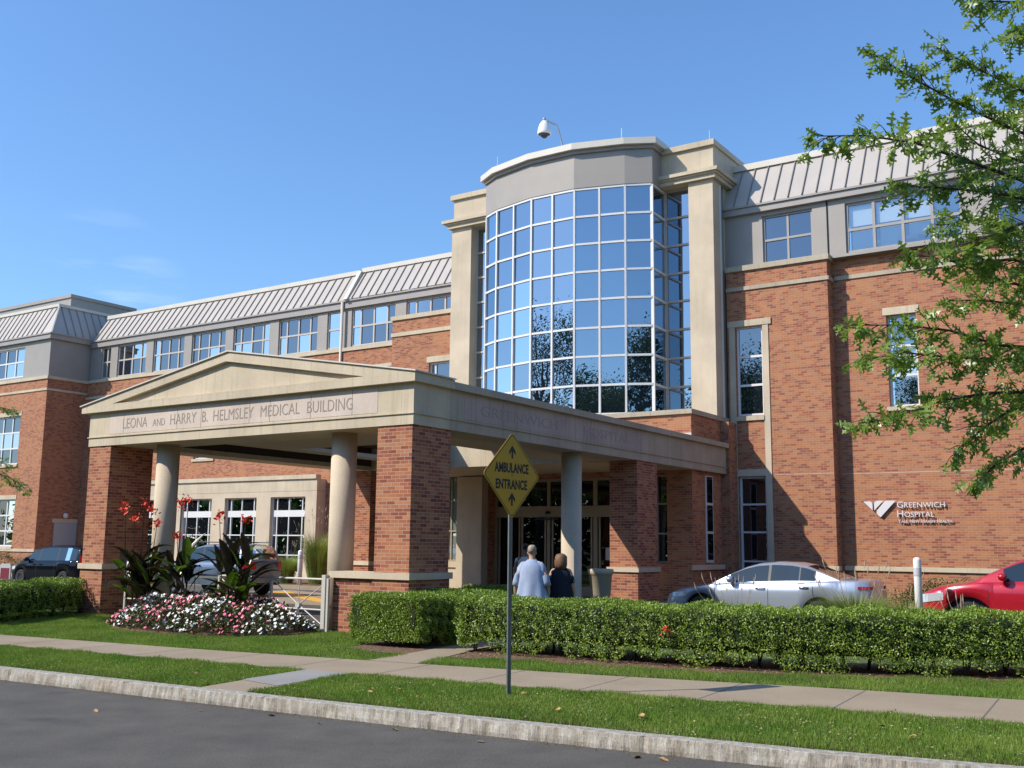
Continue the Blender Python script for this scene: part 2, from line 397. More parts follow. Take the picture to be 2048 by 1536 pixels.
sheet('lawn', KB + [(60, 22), (60, 60), (-120, 60), (-120, 1)], 0.0, SOIL)
# granite kerb: rough split face, sawn top
def kerb():
    b = MB(); pts = []
    for (x0, y0), (x1, y1) in zip(KF[:-1], KF[1:]):
        n = max(1, int(math.hypot(x1 - x0, y1 - y0) / (.045 if -16 < x0 < 0 else 1.0)))
        pts += [(x0 + (x1 - x0) * i / n, y0 + (y1 - y0) * i / n) for i in range(n)]
    pts.append(KF[-1])
    from mathutils import noise
    rows = []
    for x, y in pts:
        d = Vector((.08, -1, 0)).normalized(); r = []
        js = (x % 2.35) < .05
        for k, (o, z) in enumerate([(-.17, .012), (-.002, .012), (0.006, .006), (.012, -.03), (.018, -.065), (.022, -.10), (.02, -.14), (.02, -.2)]):
            w = 0 if k < 2 else .012 * noise.noise(Vector((x * 5, z * 7, 0))) + .012 * noise.noise(Vector((x * 21, z * 12, 3)))
            if js and k > 1: w -= .015
            r.append((x + d.x * (o + w), y + d.y * (o + w), z))
        rows.append(r)
    b.grid(rows); return tag(b.build('kerb', GRAN), kind='structure')
kerb()
sheet('sidewalk', SWN + SWF[::-1], .012, CONC, .06)
jb = MB()
for x in np.arange(-40.2, 8, 1.52):
    y0 = np.interp(x, *zip(*SWN)); x1 = x - .12; y1 = np.interp(x1, *zip(*SWF)); jb.quad((x - .01, y0, .0135), (x + .01, y0, .0135), (x1 + .01, y1, .0135), (x1 - .01, y1, .0135))
tag(jb.build('sidewalk_joints', mat('joint', (.15, .13, .11), .9)), kind='structure')
CW = [(-10.62, 8.90), (-9.85, 8.97), (-10.12, 11.17), (-10.93, 11.07)]
sheet('kerb_walk', CW, .009, CONC)
sheet('new_concrete_slab', [(-10.78, 9.75), (-9.97, 9.60), (-10.12, 11.155), (-10.90, 11.055)], .014, CONCN)
WALK = [(-11.0, 12.48), (-10.14, 12.62), (-10.75, 15.2), (-11.3, 19.0), (-12.2, 19.0), (-11.4, 15.0)]
sheet('entrance_walk', WALK, .016, CONC)
MUL = [(-10.42, 13.52), (-9.52, 13.9), (-7.85, 14.12), (-6.34, 14.42), (-4.89, 14.95), (-2.32, 16.2), (4, 18.6), (4, 20.2), (-2.4, 18.2), (-6.3, 16.4), (-10.6, 15.6)]
sheet('mulch_bed', MUL, .010, MULCH)
MUL2 = [(-12.6, 13.75), (-11.72, 13.55), (-11.2, 13.5), (-11.35, 15), (-12.0, 19), (-13.2, 19), (-13.1, 15.6)]
sheet('mulch_edge', MUL2, .012, MULCH)
sheet('forecourt', [(-110, 19.0), (-24.4, 19.0), (-24.4, 17.0), (-13.0, 17.0), (-12.0, 18.9), (-3, 20.6), (40, 29), (40, 33.0), (-12.9, 32.4), (-13.2, 29.5), (-24.5, 29.5), (-28.2, 29.6), (-110, 29.6)], .006, ASPH)
sheet('entrance_slab', [(-24.6, 26.6), (-13.0, 26.6), (-13.0, 30.6), (-24.6, 30.6)], .15, CONC, .2)
sheet('planting_bed', [(-54, 29.6), (-24.7, 29.6), (-24.7, 36.6), (-54, 36.6)], .05, MULCH, .1)
sheet('planting_kerb', [(-54, 29.35), (-24.7, 29.35), (-24.7, 29.6), (-54, 29.6)], .16, CONC, .2)
sheet('drive_apron', [(-29.5, 22.4), (-20.6, 22.4), (-22, 26.5), (-29.5, 28.8)], .010, CONC)
sheet('yellow_kerb_marking', [(-29.0, 27.2), (-22.6, 23.4), (-22.3, 23.8), (-28.6, 27.9)], .015, mat('yellow paint', (.70, .38, .04), .7, 0, .15, 3))

# ---------------------------------------------------------------- hospital building
HB = thing('hospital_building', 'large tan brick hospital with a bowed glass tower, stone bands and grey metal roofs', 'building', (-20, 33, 0))
def part(b, name, m, p=HB, **k): return b.build(name, m, p, **k)
def wall_front(b, x0, x1, z0, z1, y, holes=(), dep=.3, back=None):
    xs = sorted({x0, x1, *[h[0] for h in holes], *[h[1] for h in holes]}); zs = sorted({z0, z1, *[h[2] for h in holes], *[h[3] for h in holes]})
    for i in range(len(xs) - 1):
        for j in range(len(zs) - 1):
            cx = (xs[i] + xs[i + 1]) / 2; cz = (zs[j] + zs[j + 1]) / 2
            if any(h[0] < cx < h[1] and h[2] < cz < h[3] for h in holes): continue
            b.quad((xs[i], y, zs[j]), (xs[i + 1], y, zs[j]), (xs[i + 1], y, zs[j + 1]), (xs[i], y, zs[j + 1]))
    for a, c, d, e in holes:
        b.quad((a, y, d), (a, y + dep, d), (a, y + dep, e), (a, y, e)); b.quad((c, y, d), (c, y, e), (c, y + dep, e), (c, y + dep, d))
        b.quad((a, y, d), (c, y, d), (c, y + dep, d), (a, y + dep, d)); b.quad((a, y, e), (a, y + dep, e), (c, y + dep, e), (c, y, e))
    if back is not None:   # side and top faces back to a depth
        b.quad((x0, y, z0), (x0, back, z0), (x0, back, z1), (x0, y, z1)); b.quad((x1, y, z0), (x1, y, z1), (x1, back, z1), (x1, back, z0))
        b.quad((x0, y, z1), (x1, y, z1), (x1, back, z1), (x0, back, z1))
    return b
def window(x0, x1, z0, z1, y, xs=(), zs=(), fm=WHITE, gm=GUP, fw=.06, mw=.045, dep=.14, sill=0, lintel=0, par=HB, name='window', thick=None, blinds=None, sm=STONE):
    f = MB(); a, c = y + dep - .05, y + dep + .03
    f.box(x0, x0 + fw, a, c, z0, z1); f.box(x1 - fw, x1, a, c, z0, z1); f.box(x0 + fw, x1 - fw, a, c, z0, z0 + fw); f.box(x0 + fw, x1 - fw, a, c, z1 - fw, z1)
    X = [x0 + fw] + [x0 + (x1 - x0) * t for t in xs] + [x1 - fw]; Z = [z0 + fw] + [z0 + (z1 - z0) * t for t in zs] + [z1 - fw]
    for t in X[1:-1]: f.box(t - mw / 2, t + mw / 2, a + .006, c, z0 + fw, z1 - fw)
    for i, t in enumerate(Z[1:-1]):
        h = thick if (thick and i == len(Z) - 3) else mw
        f.box(x0 + fw, x1 - fw, a + .003, c - .004, t - h / 2, t + h / 2)
    o = f.build(name, fm, par, True)
    g = MB()
    for i in range(len(X) - 1):
        for j in range(len(Z) - 1):
            q = [random.uniform(-.0035, .0035) for _ in range(3)]; q.append(q[0] + q[2] - q[1])
            yy = y + dep
            g.quad((X[i], yy + q[0], Z[j]), (X[i + 1], yy + q[1], Z[j]), (X[i + 1], yy + q[2], Z[j + 1]), (X[i], yy + q[3], Z[j + 1]))
    g.build('pane', gm, o)
    if blinds:
        bb = MB(); db = MB()
        for (u0, u1, v0, v1) in blinds: bb.box(x0 + (x1 - x0) * u0, x0 + (x1 - x0) * u1, y + dep + .1, y + dep + .11, z0 + (z1 - z0) * v0, z0 + (z1 - z0) * v1)
        bb.build('blind', BLIND, o)
        db.box(x0, x1, y + dep + .5, y + dep + .55, z0, z1); db.build('interior', mat('dim room', (.10, .12, .14), .9), o)
    if sill: b = MB(); b.box(x0 - .08, x1 + .08, y - .07, y + dep - .055, z0 - sill, z0 - .002); b.build('sill', sm, o)
    if lintel: b = MB(); b.box(x0 - .1, x1 + .1, y - .025, y + dep - .055, z1 + .002, z1 + lintel); b.build('lintel', sm, o)
    return o
def band(name, x0, x1, y, z0, z1, proud, m=STONE, depth=.25):
    b = MB(); b.box(x0, x1, y - proud, y + depth, z0, z1); return part(b, name, m)
def mansard(x0, x1, yb, zb, yt, zt, step, off=0, capm=COPE, name='roof'):
    b = MB(); b.quad((x0, yb, zb), (x1, yb, zb), (x1, yt, zt), (x0, yt, zt)); b.quad((x0, yt, zt), (x1, yt, zt), (x1, yt + 8, zt), (x0, yt + 8, zt))
    b.add([(x0, yb, zb), (x0, yt, zt), (x0, yt, zb)], [(0, 1, 2)]); b.add([(x1, yb, zb), (x1, yt, zt), (x1, yt, zb)], [(0, 1, 2)])
    o = part(b, name, ROOFM)
    s = MB(); n = Vector((0, -(zt - zb), (yt - yb))).normalized()
    x = x0 + off
    while x < x1 - .02:
        for w, h in ((.028, .055),):
            s.add([(x - w / 2, yb, zb), (x + w / 2, yb, zb), (x + w / 2, yt, zt), (x - w / 2, yt, zt)] + [(px, yb + n.y * h, zb + n.z * h) for px in (x - w / 2, x + w / 2)] + [(px, yt + n.y * h, zt + n.z * h) for px in (x + w / 2, x - w / 2)],
                  [(0, 3, 2, 1), (4, 5, 6, 7), (0, 1, 5, 4), (1, 2, 6, 5), (2, 3, 7, 6), (3, 0, 4, 7)])
        x += step
    s.build('seam', SEAM, o)
    c = MB(); c.box(x0, x1, yt - .10, yt + .3, zt - .02, zt + .2); c.build('ridge_cap', capm, o)
    return o
# --- right wing: projecting bay A, main face B
YA, YB, YU = 32.9, 33.45, 33.15
hA = [(-12.95, -12.02, 6.15, 9.2), (-12.95, -12.02, .75, 4.12)]
b = wall_front(MB(), -13.25, -9.78, 0, 11.12, YA, hA, .3, 34.5); part(b, 'wall', BRICK)
hB = [(-8.12, -7.22, 6.22, 9.16), (-3.9, -3.0, 6.22, 9.16), (.3, 1.2, 6.22, 9.16)]
b = wall_front(MB(), -9.78, 6, 0, 11.2, YB, hB, .3, 36); part(b, 'wall', BRICK)
band('coping', -13.25, -9.70, YA, 11.12, 11.30, .08, STONED, .7); band('coping', -9.70, 6.05, YB, 11.2, 11.34, .07, STONED, .3)
band('string_course', -13.25, -9.72, YA, 10.44, 10.57, .05, STONED); band('string_course', -9.70, 6.05, YB, 10.50, 10.63, .045, STONED)
b = MB(); b.box(-9.80, -9.72, YA + .25, YB - .05, 10.44, 10.57); part(b, 'string_course', STONED)
band('base_course', -11.75, -9.72, YA, 1.12, 1.26, .06); band('base_course', -9.70, 6.05, YB, 1.13, 1.27, .06)
band('light_course', -9.70, 6.05, YB, 4.15, 4.165, .004, mat('pale mortar course', (.62, .50, .42), .9), .01); band('light_course', -11.72, -9.79, YA, 4.15, 4.165, .004, mat('pale mortar line', (.62, .50, .42), .9), .01)
for x0, x1, z1 in ((-13.18, -12.97, 9.19), (-12.0, -11.80, 9.19)):
    b = MB(); b.box(x0, x1, YA - .03, YA + .1, 0, z1); part(b, 'pilaster_strip', STONEP)
b = MB(); b.box(-13.22, -11.70, YA - .05, YA + .1, 9.19, 9.40); part(b, 'lintel', STONE)
b = MB(); b.box(-12.97, -12.0, YA - .028, YA + .1, 4.13, 4.36); part(b, 'lintel', STONEP)
b = MB(); b.box(-12.97, -12.0, YA - .06, YA + .1, 5.98, 6.13); part(b, 'sill', STONE)
window(-12.95, -12.02, 6.15, 9.2, YA, (), (.34, .66), WHITE, GUP, .07, .075, .16)
window(-12.95, -12.02, .75, 4.12, YA, (), (.18, .46, .73), WHITE, GLOW, .06, .06, .16)
for a in (-8.12, -3.9, .3):
    window(a, a + .9, 6.22, 9.16, YB, (), (.34, .66), WHITE, GCLR, .065, .07, .2, .13, .24, blinds=[(.1, .95, .36, 1), (.45, .95, .3, .36)])
# upper storey of the right wing
b = wall_front(MB(), -13.4, 6, 11.2, 13.16, YU, [(-12.0, -10.28, 11.3, 13.02), (-9.2, -5.64, 11.3, 12.98), (-4.68, -2.9, 11.3, 12.98), (-1.9, 1.6, 11.3, 12.98)], .2, 36); part(b, 'upper_wall', PANEL)
window(-12.0, -10.28, 11.3, 13.02, YU, (.5,), (.5,), PANELD, GUP, .07, .075, .12)
BL = [(.02 + .25 * i, .235 + .25 * i, .54, .93) for i in range(4)] + [(.045 + .25 * i, .235 + .25 * i, .07 if i < 2 else .2, .47) for i in range(4)]
window(-9.2, -5.64, 11.3, 12.98, YU, (.25, .5, .75), (.46,), PANELD, GCLR, .08, .09, .12, blinds=BL)
window(-4.68, -2.9, 11.3, 12.98, YU, (.5,), (.46,), PANELD, GUP, .07, .075, .12)
window(-1.9, 1.6, 11.3, 12.98, YU, (.25, .5, .75), (.46,), PANELD, GCLR, .08, .09, .12, blinds=BL)
b = MB(); b.box(-9.80, -9.755, YU - .02, YU + .01, 11.34, 13.16); part(b, 'panel_joint', DARKIN)
band('eave_fascia', -13.4, 6, YU, 13.16, 13.38, .16, PANELD, .3); band('gutter', -13.4, 6, YU, 13.38, 13.45, .22, PANEL, .3)
mansard(-13.38, 6, YA + .03, 13.45, 33.9, 15.06, .478, .46)
# --- left wing
YL = 37.0; YLU = 37.12
lw = [(-45.55, -43.95, 6.2, 9.15), (-50.9, -49.3, 6.2, 9.15), (-40.5, -38.9, 6.2, 9.15), (-35.3, -33.7, 6.2, 9.15)]
b = wall_front(MB(), -55.6, -24.5, 0, 11.1, YL, lw, .3, 40); part(b, 'wall', BRICK)
for a, c, d, e in lw: window(a, c, d, e, YL, (.33, .67), (.33, .67), WHITE, GUP, .06, .05, .16, .14, .22)
band('coping', -55.6, -28.2, YL, 11.10, 11.27, .07); band('string_course', -55.6, -28.2, YL, 10.12, 10.27, .05)
UW = [(-54.55, -53.66, (.55,)), (-53.0, -50.35, (.2, .5, .8)), (-49.72, -47.02, (.2, .5, .8)), (-46.38, -43.62, (.2, .5, .8)), (-43.0, -40.22, (.2, .5, .8)), (-39.55, -36.77, (.2, .5, .8)), (-36.1, -35.12, ()), (-34.47, -31.66, (.2, .5, .8)), (-31.0, -28.16, (.2, .5, .8)), (-27.5, -24.9, (.2, .5, .8))]
b = wall_front(MB(), -55.6, -24.5, 11.2, 13.27, YLU, [(a, c, 11.34, 13.22) for a, c, _ in UW], .2, 40); part(b, 'upper_wall', PANEL)
for a, c, xs in UW: window(a, c, 11.34, 13.22, YLU, xs, (.52,), CREAMF, GUP, .07, .085, .12)
band('eave_fascia', -55.6, -24.5, YLU, 13.27, 13.60, .12, PANELD, .3); band('gutter', -55.6, -24.5, YLU, 13.60, 13.68, .2, PANEL, .3)
mansard(-55.4, -34.75, YL, 13.68, 38.0, 15.22, .52, .3); mansard(-34.55, -24.5, YL - .1, 13.70, 37.95, 15.28, .52, .25)
b = MB(); b.add([(-34.76, YL - .22, 13.68), (-34.54, YL - .22, 13.68), (-34.54, 37.8, 15.34), (-34.76, 37.8, 15.34), (-34.76, YL + .1, 13.62), (-34.54, YL + .1, 13.62), (-34.54, 38.2, 15.30), (-34.76, 38.2, 15.30)], [(0, 1, 2, 3), (0, 4, 5, 1), (1, 5, 6, 2), (3, 2, 6, 7), (0, 3, 7, 4)]); part(b, 'roof_joint', COPE)
b = MB(); b.tube([(-34.95, YL - .06, 13.6), (-34.95, YL - .06, .3)], .075, 10); part(b, 'downspout', mat('cream downspout', (.54, .49, .41), .5), smooth=True)
# projecting brick box beside the tower
b = wall_front(MB(), -28.2, -24.5, 0, 11.12, YA, [(-26.2, -24.9, 6.1, 9.16)], .3, YLU); part(b, 'wall', BRICK)
window(-26.2, -24.9, 6.1, 9.16, YA, (.22,), (.33, .66), WHITE, GUP, .07, .06, .16, .13, .24)
band('coping', -28.26, -24.5, YA, 11.12, 11.30, .07, STONE, .5); band('string_course', -28.24, -24.5, YA, 10.42, 10.58, .05)
# ground-floor stone frontage of the left wing
YS = 36.4; wx = [(-50.2, -47.85), (-45.60, -43.15), (-42.15, -39.80), (-38.80, -36.40)]
wx = [(-49.0, -46.6), (-45.60, -43.15), (-42.15, -39.80), (-38.80, -36.40)]
b = wall_front(MB(), -50.4, -35.66, 0, 4.28, YS, [(a, c, .35, 4.02) for a, c in wx], .28, YL + .1); part(b, 'stone_frontage', STONEP)
band('frontage_cornice', -50.4, -35.66, YS, 4.87, 5.07, .09); b = MB(); b.box(-50.4, -35.66, YS - .005, YL + .05, 4.29, 4.87); part(b, 'frontage_frieze', STONE)
for a, c in wx: window(a, c, .35, 4.02, YS, (.14, .48, .86), (.23, .49, .78), WHITE, GLOW, .06, .055, .2, thick=.32)
# --- far-left wing
YF = 34.43; XF = -55.6
fl = [(-61.3, -58.25, 11.4, 13.2)]; fw_ = [(-61.9, -58.05, 6.18, 9.05), (-61.8, -57.9, 1.4, 4.12)]
b = wall_front(MB(), -72, XF, 0, 11.1, YF, fw_, .3, 45); part(b, 'wall', BRICK)
b = wall_front(MB(), -72, XF - .05, 11.2, 13.45, YF + .04, fl, .3, 45); part(b, 'upper_wall', PANEL)
for (n, z0, z1, p, m) in (('coping', 11.08, 11.26, .08, STONE), ('string_course', 10.40, 10.53, .05, STONE), ('base_course', 1.12, 1.28, .06, STONE), ('eave_fascia', 13.45, 13.72, .14, PANELD), ('gutter', 13.72, 13.80, .2, PANEL)):
    b = MB(); b.box(-72, XF + p, YF - p, YL + .2, z0, z1); part(b, n, m)
window(-61.3, -58.25, 11.4, 13.2, YF + .04, (.33, .67), (.52,), WHITE, GUP, .08, .09, .12)
for a, c, d, e in fw_: window(a, c, d, e, YF, (.25, .5, .75), (.33, .66), WHITE, GUP if d > 5 else GLOW, .08, .09, .16, .17, .25)
b = MB(); X2, Y2, ZT = XF - 1.0, YF + 1.0, 15.7
b.quad((-72, YF, 13.8), (XF, YF, 13.8), (X2, Y2, ZT), (-72, Y2, ZT)); b.quad((XF, YF, 13.8), (XF, 46, 13.8), (X2, 46, ZT), (X2, Y2, ZT)); b.quad((-72, Y2, ZT), (X2, Y2, ZT), (X2, 46, ZT), (-72, 46, ZT))
ro = part(b, 'roof', ROOFM); s = MB()
for i in range(34):
    x = -71.7 + i * .5
    if x < X2: s.tube([(x, YF - .02, 13.82), (x, Y2 - .02, ZT)], .03, 4)
for i in range(24):
    y = Y2 + .1 + i * .5; s.tube([(XF + .02, y, 13.82), (X2 + .02, y, ZT)], .03, 4)
s.build('seam', SEAM, ro); s = MB(); s.tube([(XF + .02, YF - .02, 13.8), (X2 + .02, Y2 - .02, ZT + .03)], .07, 6); s.box(-72, X2 + .1, Y2 - .1, Y2 + .2, ZT - .03, ZT + .14); s.box(X2 - .2, X2 + .1, Y2 + .2, 46, ZT - .03, ZT + .14); s.build('ridge_cap', COPE, ro)
b = MB(); b.box(XF - .02, XF + .05, 35.52, 36.97, .1, 2.78); d = part(b, 'service_door', mat('grey door', (.42, .44, .45), .5)); b = MB(); b.box(XF - .02, XF + .04, 35.4, 37.0, 2.79, 3.02); b.build('door_head', STONEP, d)
b = MB(); b.lathe([(.01, 0), (.16, .02), (.16, .1), (.05, .14)], n=16)
b.v = [(XF + z, 36.2 + x, 3.2 + y) for x, y, z in b.v]; part(b, 'wall_light', WHITEP, smooth=True)
b = MB(); b.box(-80, -68.9, 44, 49.5, 12, 19.55); ph = part(b, 'penthouse', PANELD); b = MB(); b.box(-80, -68.8, 43.9, 49.6, 19.55, 19.8); b.build('coping', PANEL, ph)
b = MB(); b.box(-86, -78.5, 40, 44, 12, 18.1); part(b, 'penthouse', PANELD)
# --- glass tower
TX0, TX1, TY = -24.44, -13.30, 32.0
for a, c in ((TX0, -23.49), (-14.20, TX1)):
    b = MB(); b.box(a, c, TY, TY + .75, 6.1, 14.28); part(b, 'tower_pilaster', STONEP)
b = MB(); b.box(TX0 - .12, TX1 + .14, TY - .14, 35.6, 14.28, 14.42); b.box(TX0 - .22, TX1 + .2, TY - .2, 35.6, 14.42, 14.49); b.box(TX0 - .34, TX1 + .28, TY - .28, 35.7, 14.49, 14.61); part(b, 'entablature', STONE)
b = MB(); b.box(TX0 + .06, TX1 + .03, TY + .02, 35.4, 14.62, 15.48); part(b, 'attic', STONEP)
b = MB(); b.box(TX0 - .06, TX1 + .10, TY - .08, 35.5, 15.48, 15.68); part(b, 'attic_coping', STONE)
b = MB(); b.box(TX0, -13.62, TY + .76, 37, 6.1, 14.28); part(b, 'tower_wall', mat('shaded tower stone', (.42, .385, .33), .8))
b = MB(); b.box(-13.62, -13.36, 33.05, 33.4, 6.1, 14.28); part(b, 'tower_pilaster', STONEP)
b = MB(); b.tube([(-13.36, 32.62, 14.2), (-13.36, 32.62, 6.0)], .085, 10); b.box(-13.46, -13.26, 32.5, 32.74, 5.86, 6.02); part(b, 'downspout', mat('white downspout', (.62, .63, .63), .5))
BAY = [(-21.0, 32.4), (-21.43, 30.2), (-20.68, 29.79), (-18.93, 29.36), (-17.21, 29.36), (-15.53, 29.83), (-14.73, 30.2), (-15.15, 32.4)]
BAY = [(-22.1, 32.4)] + [(x * 1.035, y * 1.035) for x, y in BAY[1:-1]] + [(-15.3, 32.4)]
ZB0, ZB1 = 6.21, 14.21; ROWS = 8
def bay():
    # pane columns
    cols = []
    for i in range(7):
        a, c = Vector(BAY[i]), Vector(BAY[i + 1]); n = 2 if i in (2, 3, 4) else 1
        if i == 0: n = 2
        for k in range(n): cols.append((a + (c - a) * k / n, a + (c - a) * (k + 1) / n))
    zs = [ZB0 + (ZB1 - ZB0) * k / ROWS for k in range(ROWS + 1)]
    f = MB(); g = MB()
    def bar(a, c, z0, z1, w=.05):
        d = (c - a); nrm = Vector((d.y, -d.x)).normalized() * w
        q = [a + nrm, c + nrm, c - nrm * .6, a - nrm * .6]
        f.add([(p.x, p.y, z0) for p in q] + [(p.x, p.y, z1) for p in q], [(3, 2, 1, 0), (4, 5, 6, 7), (0, 1, 5, 4), (1, 2, 6, 5), (2, 3, 7, 6), (3, 0, 4, 7)])
    for a, c in cols:
        for k in range(ROWS):
            q = [random.uniform(-.004, .004) for _ in range(3)]; q.append(q[0] + q[2] - q[1])
            d = (c - a).normalized(); nr = Vector((d.y, -d.x))
            P = [a + nr * q[0], c + nr * q[1], c + nr * q[2], a + nr * q[3]]
            g.add([(P[0].x, P[0].y, zs[k]), (P[1].x, P[1].y, zs[k]), (P[2].x, P[2].y, zs[k + 1]), (P[3].x, P[3].y, zs[k + 1])], [(0, 1, 2, 3)])
        for z in zs: bar(a, c, z - .036, z + .036, .05)
        d = (c - a).normalized() * .034
        bar(a - d, a + d, ZB0, ZB1, .065)
    a, c = cols[-1]; d = (c - a).normalized() * .04; bar(c - d, c + d, ZB0, ZB1, .065)
    o = part(f, 'bay_window', WHITE); g.build('glazing', GBAY, o)
bay()
def poly_off(pts, o):
    out = []
    for i, p in enumerate(pts):
        p = Vector(p); a = Vector(pts[max(i - 1, 0)]); c = Vector(pts[min(i + 1, len(pts) - 1)])
        n = Vector((0, 0))
        for q, r in ((a, p), (p, c)):
            e = r - q
            if e.length > 1e-6: n += Vector((e.y, -e.x)).normalized()
        n.normalize(); out.append((p.x + n.x * o, p.y + n.y * o))
    return out
for n, o, z0, z1, m in (('bay_fascia', .07, 14.255, 15.50, PANEL), ('bay_cornice', .16, 15.50, 15.625, PANELD), ('bay_coping', .30, 15.625, 15.85, COPE)):
    b = MB(); q = poly_off(BAY, o); q = [(q[0][0], 33.5)] + q + [(q[-1][0], 33.5)]; b.prism(q, z0, z1); part(b, n, m)
for a, c in ((-23.49, -22.15), (-15.27, -14.20)):
    g = MB(); f = MB()
    zs = [ZB0 + (14.2 - ZB0) * k / ROWS for k in range(ROWS + 1)]
    for k in range(ROWS): g.quad((a, 32.42, zs[k]), (c, 32.42, zs[k]), (c, 32.424, zs[k + 1]), (a, 32.424, zs[k + 1]))
    for z in zs: f.box(a, c, 32.36, 32.45, ZB0 - .035 + (z - ZB0) * (ZB1 - ZB0 + .03) / (14.2 - ZB0), ZB0 + .035 + (z - ZB0) * (ZB1 - ZB0 + .03) / (14.2 - ZB0))
    f.box(a, a + .06, 32.35, 32.46, ZB0, 14.27); f.box(c - .06, c, 32.35, 32.46, ZB0, 14.27)
    o = part(f, 'side_light', CREAMF); g.build('glazing', GBAY, o)
# tower base: brick plinth below the bay, entrance behind the portico
ent = [(-22.95, -22.1, 1.2, 4.45), (-20.95, -14.85, .15, 4.05), (-14.62, -14.14, 1.3, 4.05)]
b = wall_front(MB(), -24.6, -13.28, 0, 5.93, 29.86, ent, .5, 32.8); part(b, 'wall', BRICK)
b = MB(); b.box(-24.62, -13.22, 29.78, 32.9, 5.93, 6.08); part(b, 'ledge', STONED)
b = MB(); b.box(-16.5, -13.275, 29.84, 29.9, 4.95, 5.33); part(b, 'flashing_panel', mat('pale flashing', (.55, .52, .48), .6))
b = MB(); b.box(-13.3, -12.98, 32.2, 34, 0, 5.9); part(b, 'wall', BRICK)
b = MB(); b.box(-13.3, -13.2, 29.82, 32.2, 1.1, 1.25); part(b, 'base_course', STONEP)
b = MB(); b.box(-13.3, -13.25, 30.85, 31.42, 1.32, 4.05); o = part(b, 'slit_window', WHITE); b = MB()
for i in range(3): b.box(-13.26, -13.235, 30.92, 31.35, 1.40 + i * .9, 2.22 + i * .9)
b.build('pane', GLOW, o)
b = MB(); b.box(-22.08, -21.0, 29.5, 29.9, .15, 4.15); part(b, 'entrance_pilaster', STONEP)
b = MB(); b.box(-23.4, -22.0, 29.72, 29.85, 1.0, 1.2); part(b, 'sill', STONE)
b = MB(); b.box(-24.5, -22.09, 29.78, 29.85, .15, 1.0); part(b, 'stone_base', STONEP)
window(-22.95, -22.1, 1.2, 4.45, 29.86, (.3,), (.33, .66), BRONZE, glass_mat('hazy side glass', (.7, .8, .85), .35, (.25, .30, .29)), .06, .05, .2)
window(-14.62, -14.14, 1.3, 4.05, 29.86, (), (.33, .67), CREAMF, GLOW, .05, .05, .3)
ED = MB(); y = 30.3; x0, x1 = -20.95, -14.85
for a, c in ((x0, x0 + .1), (-18.80, -18.68), (-17.0, -16.85), (x1 - .1, x1)): ED.box(a, c, y - .05, y + .06, .15, 4.05)
ED.box(x0, x1, y - .07, y + .07, 2.75, 3.12); ED.box(x0, x1, y - .06, y + .06, 3.95, 4.05); ED.box(x0, x1, y - .04, y + .05, .15, .45)
ed = ED.build('entrance_door', BRONZE, HB)
for a, c in ((-20.8, -19.9), (-19.85, -18.85), (-18.62, -17.6), (-17.55, -17.05), (-16.8, -15.8), (-15.75, -14.98)):
    b = MB(); b.box(a, a + .06, y - .03, y + .03, .46, 2.74); b.box(c - .06, c, y - .03, y + .03, .46, 2.74); b.build('door_leaf', BRONZE, ed)
b = MB(); b.quad((x0, y, .4), (x1, y, .4), (x1, y + .002, 4.0), (x0, y + .002, 4.0)); b.build('pane', GDOOR, ed)
b = MB(); b.lathe([(.08, 0), (.09, .05), (.05, .09)], (-18.74, 30.18), 12); b.v = [(x, yy, z + 2.86) for x, yy, z in b.v]; b.box(-19.2, -18.3, 30.14, 30.2, 2.66, 2.72); b.build('door_sensor', BLACK, ed)
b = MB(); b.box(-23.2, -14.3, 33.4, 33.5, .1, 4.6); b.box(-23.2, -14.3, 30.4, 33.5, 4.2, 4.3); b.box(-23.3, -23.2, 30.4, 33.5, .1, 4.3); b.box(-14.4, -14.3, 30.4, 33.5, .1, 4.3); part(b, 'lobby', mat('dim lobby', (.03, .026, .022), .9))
b = MB(); b.box(-16.55, -16.15, 30.27, 30.28, 1.35, 1.75); part(b, 'door_notice', mat('paper notice', (.6, .6, .58), .9))
# lightning rods
b = MB()
for x, yy, z in ((-13.42, 32.1, 15.68), (-16.1, 30.7, 15.85), (-21.3, 30.6, 15.85)): b.tube([(x, yy, z), (x, yy, z + .40)], .007, 5)
part(b, 'lightning_rod', STEEL)
# lettering and emblem on the wall
WS = thing('wall_sign', 'pale metal winged V emblem and raised letters mounted low on the sunlit brick wall', 'sign', (-7.8, YB - .05, 2.9))
SIGNM = mat('brushed sign metal', (.74, .71, .70), .45, .15)
K = .001815
def lx(x): return -9.04 + (x - 325) * K
def lz(z): return 3.27 - (z - 200) * K * 1.0
for n, pts in enumerate(([(325, 200), (430, 198), (455, 206), (470, 224), (476, 245), (476, 352)], [(503, 352), (503, 250), (510, 222), (530, 200), (560, 190), (664, 190)], [(690, 192), (866, 190), (608, 468), (575, 445), (550, 412), (543, 388), (548, 355)])):
    b = MB(); b.prismy([(lx(x), lz(z)) for x, z in pts], YB - .09, YB - .055); b.build('emblem', SIGNM, WS)
for s, bg_, sm_, x, z, w in (('GREENWICH', .20, .165, -8.03, 3.07, 1.42), ('HOSPITAL', .215, .165, -8.03, 2.785, 1.11), ('YALE NEW HAVEN HEALTH', .11, .085, -8.02, 2.605, 1.58)):
    text_on('lettering', caps(s, bg_, sm_), (x, YB - .07, z), (1, 0, 0), w, .03, SIGNM, WS)
